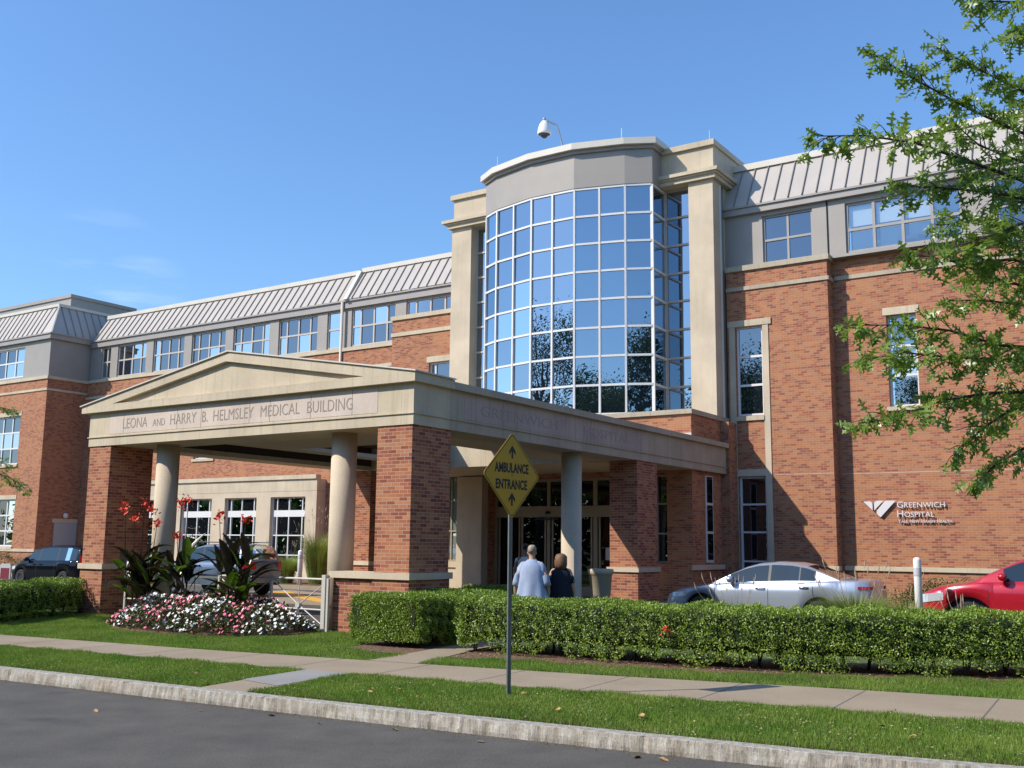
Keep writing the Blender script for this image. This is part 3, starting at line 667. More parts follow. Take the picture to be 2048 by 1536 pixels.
# ---------------------------------------------------------------- entrance portico
PX0, PX1, PY0 = -23.8, -13.1, 16.0
EP = thing('entrance_portico', 'stone and brick entrance portico with a pedimented front over the drive', 'portico', (-18.5, 16, 0))
def pier(x0, x1, y0, y1):
    b = MB(); b.box(x0, x1, y0, y1, 1.23, 4.17); o = b.build('pier', BRICKR, EP)
    b = MB(); b.box(x0 - .02, x1 + .02, y0 - .02, y1 + .02, -.05, 1.10); b.build('pier_base', BRICKR, o)
    b = MB(); b.box(x0 - .07, x1 + .07, y0 - .07, y1 + .07, 1.10, 1.23); b.build('pier_cap', STONEP, o)
pier(-23.76, -22.9, 16.03, 17.3); pier(-14.05, -13.14, 16.03, 17.3); pier(-23.76, -22.9, 25.85, 27.1); pier(-14.0, -13.14, 25.85, 27.1)
b = MB(); b.box(-15.15, -14.07, 16.05, 16.6, -.05, 1.10); o = b.build('low_wall', BRICKR, EP); b = MB(); b.box(-15.22, -14.12, 15.97, 16.62, 1.10, 1.228); b.build('low_wall_cap', STONEP, o)
def column(x, y, z0, ring=False, r=.268):
    b = MB(); p = [(r, z0), (r, 4.17)]
    if ring: p = [(.30, z0), (.30, z0 + .42), (.285, z0 + .43), (.285, z0 + .46), (.262, z0 + .47), (.262, 4.17)]
    b.lathe(p, (x, y), 40); o = b.build('column', STONEP, EP)
    for q in o.data.polygons: q.use_smooth = len(q.vertices) == 4 and abs(q.normal.z) < .5
column(-15.6, 16.72, 0, False, .277); column(-21.5, 16.7, 0, False, .275); column(-13.62, 23.1, .0, True)
# beams
b = MB(); b.box(PX0, PX1, PY0, 17.2, 4.17, 4.385); b.box(PX0 - .03, PX1 + .03, PY0 - .03, 17.2, 4.385, 4.41); b.box(PX0, PX1, PY0, 17.2, 4.41, 5.02); b.build('front_beam', STONE, EP)
for nm, a, c, y1, px in (('side_beam', -14.05, PX1, 32.2, 1), ('side_beam', PX0, -22.9, 29.75, -1)):
    b = MB(); b.box(a, c, 17.201, y1, 4.17, 4.385); e = .03
    b.box(a, c + (e if px > 0 else 0), 17.201, y1, 4.385, 4.41) if px > 0 else b.box(a - e, c, 17.201, y1, 4.385, 4.41)
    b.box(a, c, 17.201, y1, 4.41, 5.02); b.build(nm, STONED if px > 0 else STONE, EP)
b = MB(); b.box(-22.9, -14.05, 25.87, 27.05, 4.17, 5.0); b.build('cross_beam', STONE, EP)
b = MB(); b.box(PX0 - .2, PX1 + .12, PY0 - .13, 17.2, 5.021, 5.17); b.build('front_cornice', STONE, EP)
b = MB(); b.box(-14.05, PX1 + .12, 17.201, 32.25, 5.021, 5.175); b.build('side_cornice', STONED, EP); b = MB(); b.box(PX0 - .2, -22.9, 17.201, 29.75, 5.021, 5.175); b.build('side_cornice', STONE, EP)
# pediment: raking frame round a recessed tympanum
o3 = [(PX0 - .2, 5.171), (PX1 + .12, 5.171), (PX1 + .12, 5.21), (-18.52, 6.13), (PX0 - .2, 5.19)]
i3 = [(-22.75, 5.20), (-14.35, 5.215), (-18.60, 5.915)]
f = MB(); y0, y1 = PY0 - .13, 17.2
def ring(out, inn):
    vs = [(x, y0, z) for x, z in out] + [(x, y0, z) for x, z in inn] + [(x, PY0 - .025, z) for x, z in inn] + [(x, y1, z) for x, z in out]
    f.add(vs, [(0, 1, 6, 5), (1, 2, 6), (2, 3, 7, 6), (3, 4, 5, 7), (4, 0, 5), (5, 6, 9, 8), (6, 7, 10, 9), (7, 5, 8, 10), (8, 9, 10), (2, 13, 14, 3), (3, 14, 15, 4), (0, 11, 12, 1), (1, 12, 13, 2), (4, 15, 11, 0), (11, 15, 14, 13, 12)])
ring(o3, i3); pd = f.build('pediment', STONE, EP)
b = MB()
for p, q in (((PX0 - .24, 5.19), (-18.52, 6.13)), ((-18.52, 6.13), (PX1 + .16, 5.21))):
    b.add([(p[0], y0 - .04, p[1]), (q[0], y0 - .04, q[1]), (q[0], y1, q[1]), (p[0], y1, p[1])] + [(p[0], y0 - .04, p[1] + .03), (q[0], y0 - .04, q[1] + .03), (q[0], y1, q[1] + .03), (p[0], y1, p[1] + .03)], [(0, 3, 2, 1), (4, 5, 6, 7), (0, 1, 5, 4), (1, 2, 6, 5), (2, 3, 7, 6), (3, 0, 4, 7)])
b.build('raking_cap', COPE, pd)
# roof slab with an open skylight, ceiling with a dark recess along the left beam
def slab(name, z0, z1, rects, m):
    b = MB()
    for x0, x1, ya, yb in rects: b.box(x0, x1, ya, yb, z0, z1)
    return b.build(name, m, EP)
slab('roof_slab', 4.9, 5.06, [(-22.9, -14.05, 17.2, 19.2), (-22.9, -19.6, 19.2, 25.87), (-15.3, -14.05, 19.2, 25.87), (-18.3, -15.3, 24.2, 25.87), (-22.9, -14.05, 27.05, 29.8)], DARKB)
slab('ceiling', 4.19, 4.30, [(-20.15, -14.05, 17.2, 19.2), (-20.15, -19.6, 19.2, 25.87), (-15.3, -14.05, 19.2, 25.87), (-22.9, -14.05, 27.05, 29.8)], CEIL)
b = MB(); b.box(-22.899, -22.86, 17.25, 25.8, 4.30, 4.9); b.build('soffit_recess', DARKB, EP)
# frieze panels and carved words
b = MB(); b.box(-22.95, -14.05, PY0 - .006, PY0 + .02, 4.45, 4.96); fp = b.build('frieze_panel', PINKST, EP)
b = MB()
for x in (-22.4, -20.35, -19.5, -17.86, -17.2, -15.95, -14.75): b.box(x - .006, x + .006, PY0 - .009, PY0 - .005, 4.45, 4.96)
b.build('panel_joint', LETTER, fp)
H1 = .27
text_on('carved_lettering', [('LEONA', H1), (' ', .22), ('AND', .19), (' ', .22), ('HARRY', H1), (' ', .22), ('B.', H1), (' ', .2), ('HELMSLEY', H1), (' ', .24), ('MEDICAL', H1), (' ', .24), ('BUILDING', H1)], (-22.42, PY0 - .009, 4.565), (1, 0, 0), 7.72, .004, LETTER, EP, offset=-.003)
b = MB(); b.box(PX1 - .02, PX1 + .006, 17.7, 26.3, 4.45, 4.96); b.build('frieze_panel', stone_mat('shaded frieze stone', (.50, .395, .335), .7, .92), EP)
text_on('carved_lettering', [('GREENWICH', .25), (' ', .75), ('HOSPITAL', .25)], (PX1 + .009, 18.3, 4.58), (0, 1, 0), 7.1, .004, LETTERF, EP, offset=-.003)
# railing between the columns
RL = thing('railing', 'pale steel railing with crossed bars and round bosses behind the flower bed', 'railing', (-18.5, 15.9, 0))
rx = [-15.15, -16.80, -18.45, -20.1, -21.75]
for x in rx: b = MB(); b.box(x - .025, x + .025, 15.875, 15.925, 0, 1.07); b.build('post', RAILP, RL)
b = MB(); b.tube([(-15.15, 15.9, 1.06), (-21.75, 15.9, 1.06)], .022, 8); b.tube([(-15.15, 15.9, .44), (-21.75, 15.9, .44)], .018, 8); b.build('rail', RAILP, RL)
for a, c in zip(rx[:-1], rx[1:]):
    m_ = (a + c) / 2; b = MB()
    for p in ((a, 1.04), (c, 1.04), (a, .06), (c, .06)): b.tube([(p[0], 15.9, p[1]), (m_, 15.9, .52)], .012, 6)
    b.tube([(m_, 15.9, .06), (m_, 15.9, 1.05)], .010, 6); o = b.build('cross_bar', RAILP, RL)
    b = MB(); b.tube([(m_, 15.86, .52), (m_, 15.94, .52)], .06, 12); b.build('boss', RAILP, o)
b = MB(); b.box(-15.30, -15.2, 15.86, 15.96, 0, 1.15); b.build('end_post', RAILP, RL)
# planter by the far pier
PL = thing('planter', 'tall round cream planter standing in front of the far brick pier', 'planter', (-13.02, 23.55, 0))
b = MB(); b.lathe([(.19, 0), (.21, .05), (.29, 1.08), (.33, 1.10), (.335, 1.2), (.31, 1.225), (.27, 1.225), (.26, 1.05)], (0, 0), 32); o = b.build('tub', stone_mat('cast planter stone', (.58, .49, .34), .2, 0), PL, False, True); b = MB(); b.lathe([(.0, 1.06), (.262, 1.06)], n=20); b.build('soil', MULCH, PL, False)

# ---------------------------------------------------------------- road sign
SG = thing('road_sign', 'yellow diamond ambulance entrance sign on a perforated steel post in the grass strip', 'road sign', (-7.18, 10.71, 0), R(83))
b = MB(); b.add([(-.033, -.0, 0), (-.033, .018, 0), (-.01, .03, 0), (.01, .03, 0), (.033, .018, 0), (.033, 0, 0)] + [(-.033, -.0, 3.0), (-.033, .018, 3.0), (-.01, .03, 3.0), (.01, .03, 3.0), (.033, .018, 3.0), (.033, 0, 3.0)], [(i, (i + 1) % 6, 6 + (i + 1) % 6, 6 + i) for i in range(6)] + [(5, 4, 3, 2, 1, 0), (6, 7, 8, 9, 10, 11)])
po = b.build('post', mat('dull green post paint', (.17, .18, .185), .5, .2, .15, 12), SG, False)
b = MB()
for i in range(112): b.lathe([(.0055, 0), (.0055, .0012)], n=8); k = len(b.v) - 16; b.v[k:] = [(x - .0, -.001 - z * .5, y + .06 + i * .0254) for x, y, z in b.v[k:]]
b.build('post_holes', BLACK, po, False)
def diamond(h, r, n=5):
    pts = []
    for k in range(4):
        a = PI / 2 * k; c = Vector((math.cos(a), math.sin(a))) * (h - r * math.sqrt(2))
        for j in range(n + 1):
            t = a - PI / 4 + (PI / 2) * j / n; pts.append((c.x + r * math.cos(t), 2.655 + c.y + r * math.sin(t)))
    return pts
b = MB(); b.prismy(diamond(.539, .05), -.012, -.008); pn = b.build('sign_panel', YELLOW, SG, False)
b = MB(); A, Bq = diamond(.520, .042), diamond(.507, .038); n = len(A); b.add([(x, -.0135, z) for x, z in A] + [(x, -.0135, z) for x, z in Bq], [(i, (i + 1) % n, n + (i + 1) % n, n + i) for i in range(n)]); b.build('border', BLACK, pn, False)
for s, z, w in (('AMBULANCE', 2.69, .66), ('ENTRANCE', 2.487, .61)):
    V, F, ww = text_mesh([(s, .118)], .001, .0055); b = MB(); b.add([(x * w / ww - w / 2, -.0135 - zz, y + z) for x, y, zz in V], F); b.build('lettering', BLACK, pn, False)
for z in (2.862, 2.277):
    b = MB(); b.add([(x, -.0135, zz + z) for x, zz in ((-.016, 0), (.016, 0), (.016, .09), (.062, .045), (.062, .09), (0, .165), (-.062, .09), (-.062, .045), (-.016, .09))], [(0, 1, 2, 8), (8, 2, 5), (2, 3, 4, 5), (8, 5, 6, 7)]); b.build('arrow', BLACK, pn, False)
b = MB()
for z in (2.40, 2.655, 2.92): b.lathe([(.008, 0), (.008, .003)], n=8); k = len(b.v) - 16; b.v[k:] = [(x, -.0125 - zz, y + z) for x, y, zz in b.v[k:]]
b.build('bolt', BLACK, pn, False)
# security camera on the tower roof
SC = thing('security_camera', 'white dome camera hanging from a bent pole on the tower roof', 'camera', (-19.0, 32.0, 15.62))
b = MB(); b.tube([(0, 0, 0), (-.42, -.1, 1.75), (-.50, -.12, 1.92), (-.62, -.15, 2.02), (-.95, -.22, 2.22)], .035, 8); b.lathe([(.06, 0), (.07, .06), (.06, .1)], (-.97, -.22), 12); k = len(b.v) - 36; b.v[k:] = [(x, y, z + 2.18) for x, y, z in b.v[k:]]; b.build('pole', STEEL, SC, False)
b = MB(); b.lathe([(.05, .56), (.10, .53), (.19, .40), (.245, .22), (.26, .10), (.265, .02), (.25, 0)], (-.97, -.22), 24); b.v = [(x, y, z + 1.62) for x, y, z in b.v]; hs = b.build('housing', WHITEP, SC, False, True)
b = MB(); b.lathe([(.24, .0), (.22, -.02), (.12, -.06), (.11, -.10), (.07, -.14), (.01, -.155)], (-.97, -.22), 20); b.v = [(x, y, z + 1.625) for x, y, z in b.v]; b.build('dome', mat('smoked dome', (.03, .03, .05), .1), SC, False, True)
# bollards
def bollard(loc, h, r, label):
    t = thing('bollard', label, 'bollard', loc, 0, 'white bollards along the drive')
    b = MB(); b.lathe([(r, 0), (r, h - r * .9), (r * .93, h - r * .5), (r * .7, h - r * .17), (r * .35, h - .02 * r), (.01, h)], n=24); b.build('shaft', WHITEP, t, False, True)
    b = MB(); b.lathe([(r + .002, h - .36), (r + .003, h - .35), (r + .003, h - .2), (r + .002, h - .19)], n=24); b.build('reflective_band', mat('grey band', (.55, .55, .56), .4), t, False, True)
bollard((-4.82, 21.4, 0), 1.65, .073, 'tall white round-topped bollard in front of the red car')
bollard((-31.35, 31.2, .05), 1.45, .10, 'white bollard beside the tall grass clump under the portico')
SM = thing('small_sign', 'small maroon sign in a grey frame beside the black minivan', 'sign', (-46.4, 27.4, -.3), R(12))
b = MB(); b.prismy([(-.33, 0), (.33, 0), (.33, .92), (.26, 1.0), (-.26, 1.0), (-.33, .92)], -.03, .03); b.build('frame', mat('grey frame', (.5, .49, .48), .5), SM, False); b = MB(); b.box(-.26, .26, -.04, -.031, .12, .80); b.build('panel', mat('maroon panel', (.20, .02, .03), .5), SM, False)
# ---------------------------------------------------------------- vehicles
def paint(name, col, metal=.35, rough=.28):
    t = NT(name); b = t.pbr(col, rough, metal, .5 if max(col) > .1 else .25)
    b.inputs['Coat Weight'].default_value = .8 if max(col) > .1 else 0; b.inputs['Coat Roughness'].default_value = .04; return t.m
LAMP = mat('headlamp lens', (.55, .57, .58), .08, .3); AMBER = mat('amber lens', (.6, .16, .02), .15); TAIL = mat('tail lamp lens', (.35, .012, .012), .15)
RIM = mat('alloy rim', (.48, .48, .49), .3, .8); TRIM = mat('dark plastic trim', (.025, .025, .027), .5); CHROME = mat('satin bright trim', (.62, .63, .64), .2, .9); SEAT = mat('car seat', (.16, .15, .14), .9)
def car(name, label, loc, rz, P, S):
    """S: L, W, wheel (front x, rear x, radius), low (x,z) body line, roof (x,z) line, side windows, pillars; x from nose backwards; local +x = nose"""
    T = thing(name, label, 'car', loc, rz)
    Ln, Wd = S['L'], S['W'] / 2; wf, wr, wrad = S['wheels']
    lowx, lowz = zip(*S['low']); rfx, rfz = zip(*S['roof']); bx, bz = zip(*S['belt'])
    arch = wrad + S.get('gap', .06)
    def hw(x):
        u = (x - Ln / 2) / (Ln / 2); return Wd * (1 - .16 * abs(u) ** 5 - (.10 * max(0, abs(u) - .9) / .1))
    def bot(x):
        z = S['sill']
        for c in (wf, wr):
            d = abs(x - c)
            if d < arch: z = max(z, wrad + math.sqrt(max(0, arch * arch - d * d)))
        if x < .25: z = max(z, S['sill'] + .06 * (1 - x / .25))
        if x > Ln - .2: z = max(z, S['sill'] + .1 * (1 - (Ln - x) / .2))
        return z
    xs = sorted(set([0, .015, .05, .1] + list(np.linspace(.16, Ln - .16, 90)) + [Ln - .1, Ln - .05, Ln - .015, Ln] + [wf - arch + .001, wf + arch - .001, wr - arch + .001, wr + arch - .001]))
    rows = []
    for x in xs:
        w = hw(x); zt = np.interp(x, lowx, lowz); zb = min(bot(x), zt - .03); be = S['crease']
        e = min(1, min(x, Ln - x) / .06 + .35) ** .5; w *= (.93 + .07 * e)
        h = [(w * .94, zb), (w * .985, zb + (zt - zb) * .22), (w, zb + (zt - zb) * .5), (w * .995, zb + (zt - zb) * .72), (w * .965, zb + (zt - zb) * .90), (w * .90, zt - .012), (w * .80, zt + .012), (w * .45, zt + .032), (0, zt + .04)]
        rows.append([(Ln / 2 - x, -a, z) for a, z in h] + [(Ln / 2 - x, a, z) for a, z in h[-2::-1]])
    b = MB(); b.grid(rows); b.add(rows[0], [tuple(range(len(rows[0])))]); b.add(rows[-1], [tuple(range(len(rows[-1]) - 1, -1, -1))])
    # greenhouse
    g0, g1 = rfx[0], rfx[-1]
    win, trs = MB(), {}
    gx = sorted(set(list(np.linspace(g0, g1, 46)) + [v for p in S['side'] for v in p] + list(S['wind']) + list(S['back'])))
    gr = []
    for x in gx:
        zr = np.interp(x, rfx, rfz); zb = np.interp(x, bx, bz) - .015; w = hw(x); zr = max(zr, zb + .01)
        k = min(1, (zr - zb) / (max(rfz) - zb)); wt = w * (.90 - .21 * k * S.get('tumble', 1))
        zs_ = zb + (zr - zb) * .86; ws_ = w * .90 + (wt - w * .90) * .86
        gr.append([(w * .90, zb), (w * .895 + (ws_ - w * .9) * .06, zb + .03 * k), (ws_, zs_), (wt - .02, zr - .035 * k), (wt * .82, zr - .006), (wt * .4, zr + .012), (0, zr + .018)])
    for sgn in (-1, 1):
        for i in range(len(gx) - 1):
            xm = (gx[i] + gx[i + 1]) / 2
            for j in range(6):
                q = [(Ln / 2 - gx[i + a], sgn * gr[i + a][j + c][0], gr[i + a][j + c][1]) for a, c in ((0, 0), (1, 0), (1, 1), (0, 1))]
                glass = (j == 1 and any(p0 < xm < p1 for p0, p1 in S['side'])) or (j >= 4 and (S['wind'][0] < xm < S['wind'][1] or S['back'][0] < xm < S['back'][1]))
                pil = j == 1 and S['side'][0][0] < xm < S['side'][-1][1] and not glass
                (win if glass else trs.setdefault((sgn, sum(p0 < xm for p0, _ in S['side'])), MB()) if pil else b).quad(*q)
    bo = b.build('body', P, T, False, True); win.build('window', GCAR, T, False)
    for tr_ in trs.values(): tr_.build('pillar_trim', TRIM, T, False)
    bm = bmesh.new(); bm.from_mesh(bo.data); bmesh.ops.remove_doubles(bm, verts=bm.verts, dist=.0008); bmesh.ops.recalc_face_normals(bm, faces=bm.faces)
    for e in bm.edges:
        if len(e.link_faces) == 2 and e.calc_face_angle(0) > .6: e.smooth = False
    bm.to_mesh(bo.data); bm.free()
    # inside: dark floor so nothing shows through, wheel wells
    b = MB(); b.box(-Ln / 2 + .3, Ln / 2 - .3, -Wd * .62, Wd * .62, S['sill'] + .02, min(bz) - .1); b.box(-Ln / 2 + .35, Ln / 2 - .35, -Wd * .8, Wd * .8, wrad * 1.5, min(bz) - .12) ; b.build('underbody', TRIM, T, False)
    for cx in (wf, wr):
        for sg in (-1, 1):
            X, Y = Ln / 2 - cx, sg * (Wd * .985 - .11)
            def lat(prof, n=28):
                m_ = MB(); m_.lathe(prof, n=n); m_.v = [(X + x, Y + sg * z, y + wrad) for x, y, z in m_.v]; return m_
            wo_ = lat([(wrad * .6, -.1), (wrad * .93, -.1), (wrad, -.06), (wrad, .06), (wrad * .95, .095), (wrad * .70, .10), (wrad * .68, .085)]).build('wheel', RUBBER, T, False, True)
            m_ = lat([(wrad * .69, .06), (wrad * .69, .092), (wrad * .63, .088), (wrad * .60, .03), (.01, .03)]); k5 = S.get('spokes', 5)
            for k in range(k5):
                a = 2 * PI * k / k5; c, s_ = math.cos(a), math.sin(a); r0, r1, w0, w1 = .03, wrad * .64, .045, .032
                vs = [(c * r0 - s_ * w0, s_ * r0 + c * w0, .075), (c * r0 + s_ * w0, s_ * r0 - c * w0, .075), (c * r1 + s_ * w1, s_ * r1 - c * w1, .085), (c * r1 - s_ * w1, s_ * r1 + c * w1, .085)]
                vs += [(x, y, .03) for x, y, z in vs]
                m_.add([(X + x, Y + sg * z, y + wrad) for x, y, z in vs], [(0, 1, 2, 3), (0, 4, 5, 1), (1, 5, 6, 2), (2, 6, 7, 3), (3, 7, 4, 0)])
            m_.build('rim', RIM, wo_, False)
    # lamps, mirrors, handles, door lines, plates
    for sg in (-1, 1):
        zl = S['lamp'][1]; x0, x1 = S['lamp'][0], S['lamp'][0] + S['lamp'][2]; b = MB(); r0, r1 = [], []
        for t in np.linspace(0, 1, 8):
            x = x0 + (x1 - x0) * t; w = hw(x) * (.93 + .07 * min(1, min(x, Ln - x) / .06 + .35) ** .5); zt = np.interp(x, lowx, lowz)
            r0.append((Ln / 2 - x + .012, sg * (w * 1.008 + .003), zl - S['lamp'][3] * (1 - .5 * t))); r1.append((Ln / 2 - x + .012, sg * (w * .985 + .003), min(zl + .035 + .05 * t, zt - .02)))
        inn = [(Ln / 2 - x0 + .02, sg * hw(x0) * .62, zl - S['lamp'][3] * .8), (Ln / 2 - x0 + .02, sg * hw(x0) * .66, zl + .03)]
        b.grid([[inn[0]] + r0, [inn[1]] + r1]); b.build('headlight', LAMP, T, False)
        b = MB(); x0, x1, z0, z1 = S['tail']; b.grid([[(Ln / 2 - x, sg * (hw(x) * (1.006 if x < Ln - .02 else .985)), z0) for x in np.linspace(x0, x1, 6)] + [(-Ln / 2 - .008, sg * Wd * .52, z0)], [(Ln / 2 - x, sg * (hw(x) * (.985 if x < Ln - .02 else .96)), z1) for x in np.linspace(x0, x1, 6)] + [(-Ln / 2 - .008, sg * Wd * .52, z1)]]); b.build('tail_light', TAIL, T, False)
        mxx, mz = S['mirror']; b = MB(); w = hw(mxx) * .92
        b.lathe([(.02, -.09), (.085, -.085), (.11, -.03), (.10, .05), (.06, .075), (.01, .08)], n=14); b.v = [(Ln / 2 - mxx + z * .95, sg * (w + .12 + x * 1.05), mz + y * .75) for x, y, z in b.v]
        b.tube([(Ln / 2 - mxx, sg * (w - .05), mz - .04), (Ln / 2 - mxx, sg * (w + .1), mz - .03)], .03, 6); b.build('wing_mirror', P if S.get('mp', 1) else TRIM, T, False, True)
        for hx in S['handles']:
            zh = np.interp(hx, bx, bz) - .13; b = MB(); b.tube([(Ln / 2 - hx + .11, sg * Wd * .985, zh), (Ln / 2 - hx + .08, sg * (Wd * .99 + .035), zh + .006), (Ln / 2 - hx - .08, sg * (Wd * .99 + .035), zh + .006), (Ln / 2 - hx - .11, sg * Wd * .985, zh)], .016, 6); b.build('door_handle', CHROME if S.get('hc') else P, T, False, True)
        b = MB()
        for dx in S['doors']:
            zt = np.interp(dx, lowx, lowz); zb = max(bot(dx), S['sill']) + .02
            for i in range(10):
                za, zc = zb + (zt - .1 - zb) * i / 10, zb + (zt - .1 - zb) * (i + 1) / 10
                def ww(z): t = (z - bot(dx)) / (zt - bot(dx)); return hw(dx) * np.interp(t, [0, .22, .5, .72, .9, 1], [.94, .985, 1, .995, .965, .9]) + .003
                b.quad((Ln / 2 - dx - .006, sg * ww(za), za), (Ln / 2 - dx + .006, sg * ww(za), za), (Ln / 2 - dx + .006, sg * ww(zc), zc), (Ln / 2 - dx - .006, sg * ww(zc), zc))
        b.build('door_seam', TRIM, T, False)
    b = MB(); b.box(Ln / 2 - .01, Ln / 2 + .012, -Wd * .5, Wd * .5, S['grille'][0], S['grille'][1]); b.build('grille', TRIM, T, False)
    return T, Wd
sed = dict(L=4.82, W=1.82, wheels=(.96, 3.74, .325), sill=.21, crease=.7, gap=.075,
    low=[(0, .50), (.04, .62), (.12, .69), (.4, .79), (.9, .885), (1.3, .955), (1.7, 1.0), (3.6, 1.05), (4.1, 1.085), (4.6, 1.09), (4.76, 1.06), (4.82, .86)],
    belt=[(0, .86), (1.3, .96), (3.9, 1.07), (4.82, 1.08)], roof=[(1.22, .95), (1.6, 1.16), (2.0, 1.345), (2.3, 1.43), (2.7, 1.465), (3.1, 1.45), (3.45, 1.385), (3.8, 1.255), (4.15, 1.11), (4.25, 1.07)],
    side=[(1.66, 2.57), (2.63, 3.28), (3.31, 3.66)], wind=(1.3, 2.12), back=(3.42, 4.12), lamp=(.10, .665, .50, .06), tail=(4.58, 4.8, .90, .97), mirror=(1.72, 1.06), handles=(2.42, 3.42), doors=(1.32, 2.60, 3.62), grille=(.50, .62), hc=1)
car('silver_sedan', 'silver four-door sedan parked behind the long clipped hedge', (-8.62, 23.9, .02), PI, paint('silver paint', (.46, .51, .58), .55, .3), sed)
xo = dict(L=4.72, W=1.92, wheels=(.98, 3.80, .375), sill=.30, crease=.8, gap=.09, spokes=5, mp=1,
    low=[(0, .60), (.05, .78), (.12, .88), (.4, 1.0), (.9, 1.085), (1.25, 1.13), (1.7, 1.15), (4.4, 1.22), (4.66, 1.18), (4.72, .9)],
    belt=[(0, 1.0), (1.25, 1.12), (4.72, 1.25)], roof=[(1.0, 1.10), (1.4, 1.32), (1.9, 1.56), (2.3, 1.66), (2.8, 1.70), (3.6, 1.68), (4.2, 1.58), (4.5, 1.38), (4.64, 1.22)],
    side=[(1.62, 2.6), (2.72, 3.6), (3.68, 4.2)], wind=(1.12, 2.05), back=(4.24, 4.58), lamp=(.12, .83, .42, .13), tail=(4.4, 4.7, .95, 1.2), mirror=(1.62, 1.24), handles=(2.5, 3.45), doors=(1.35, 2.66, 3.75), grille=(.62, .85))
car('red_crossover', 'bright red crossover cut off at the photo edge, nose behind the tall bollard', (-2.66, 22.9, .06), PI, paint('red paint', (.48, .012, .028), .25, .25), xo)
suv = dict(L=4.65, W=1.84, wheels=(.92, 3.62, .37), sill=.36, crease=.8, gap=.09, tumble=.75,
    low=[(0, .62), (.04, .86), (.1, .95), (.5, 1.03), (1.2, 1.10), (1.6, 1.14), (4.5, 1.18), (4.62, 1.14), (4.65, .9)],
    belt=[(0, 1.0), (1.2, 1.10), (4.65, 1.17)], roof=[(1.2, 1.09), (1.6, 1.38), (1.95, 1.63), (2.3, 1.71), (3.0, 1.735), (4.0, 1.72), (4.3, 1.66), (4.5, 1.3), (4.58, 1.16)],
    side=[(1.72, 2.32), (2.42, 2.95), (3.0, 3.22), (3.38, 4.12)], wind=(1.26, 2.0), back=(4.26, 4.54), lamp=(.08, .86, .3, .12), tail=(4.42, 4.64, .9, 1.16), mirror=(1.72, 1.2), handles=(2.28, 3.2), doors=(1.4, 2.37, 3.3), grille=(.66, .92), mp=0)
T, W = car('blue_grey_suv', 'blue grey sport utility with roof rails stopped beneath the portico', (-28.75, 24.75, .0), PI, paint('blue grey paint', (.12, .165, .23), .4, .35), suv)
b = MB()
for sg in (-1, 1):
    b.tube([(.45, sg * .60, 1.72), (.40, sg * .61, 1.785), (-1.75, sg * .61, 1.79), (-1.82, sg * .60, 1.72)], .022, 6)
for x in (-.2, -1.2): b.tube([(x, -.6, 1.79), (x, .6, 1.79)], .018, 6)
b.build('roof_rail', TRIM, T, False)
b = MB()
for sg in (-1, 1): b.box(-1.0, .95, sg * W * .985 - .012, sg * W * .985 + .014, .585, .655)
b.build('side_moulding', CHROME, T, False)
van = dict(L=5.0, dp=1, W=1.96, wheels=(.95, 3.95, .34), sill=.24, crease=.8, gap=.07, tumble=.8,
    low=[(0, .55), (.05, .74), (.15, .82), (.6, .95), (1.0, 1.03), (1.5, 1.07), (4.85, 1.12), (4.96, 1.08), (5, .8)],
    belt=[(0, .9), (1.0, 1.02), (5.0, 1.10)], roof=[(.85, 1.0), (1.3, 1.27), (1.75, 1.50), (2.2, 1.64), (2.8, 1.70), (4.2, 1.69), (4.7, 1.60), (4.88, 1.3), (4.95, 1.1)],
    side=[(1.42, 2.08), (2.16, 3.35), (3.43, 4.6)], wind=(.95, 1.95), back=(4.66, 4.9), lamp=(.12, .74, .42, .08), tail=(4.85, 4.98, .85, 1.3), mirror=(1.42, 1.12), handles=(1.95, 2.4), doors=(1.15, 2.12, 3.38), grille=(.55, .72), mp=0)
car('black_minivan', 'black minivan standing behind the dark clipped hedge at the left', (-40.45, 26.4, -.12), PI, paint('black paint', (.004, .005, .008), .0, .12), van)

# ---------------------------------------------------------------- people
SKIN = mat('skin', (.52, .31, .22), .55, 0, .06, 6); SKIND = mat('darker skin', (.25, .13, .085), .55)
def skin_body(name, parent, V, E, Rd, m, sub=2):
    me = bpy.data.meshes.new(name); me.from_pydata(V, E, []); ob = bpy.data.objects.new(name, me); COL.objects.link(ob)
    sk = ob.modifiers.new('s', 'SKIN'); sk.use_smooth_shade = True
    for i, r in enumerate(Rd):
        d = me.skin_vertices[0].data[i]; d.radius = r if isinstance(r, tuple) else (r, r); d.use_root = (i == 0)
    ob.modifiers.new('u', 'SUBSURF').levels = sub; ob.modifiers['u'].render_levels = sub
    dg = bpy.context.evaluated_depsgraph_get(); nm = bpy.data.meshes.new_from_object(ob.evaluated_get(dg)); nm.name = name
    bpy.data.objects.remove(ob); o = bpy.data.objects.new(name, nm); COL.objects.link(o); nm.materials.clear(); nm.materials.append(m)
    for p in nm.polygons: p.use_smooth = True
    if parent: o.parent = parent
    return o
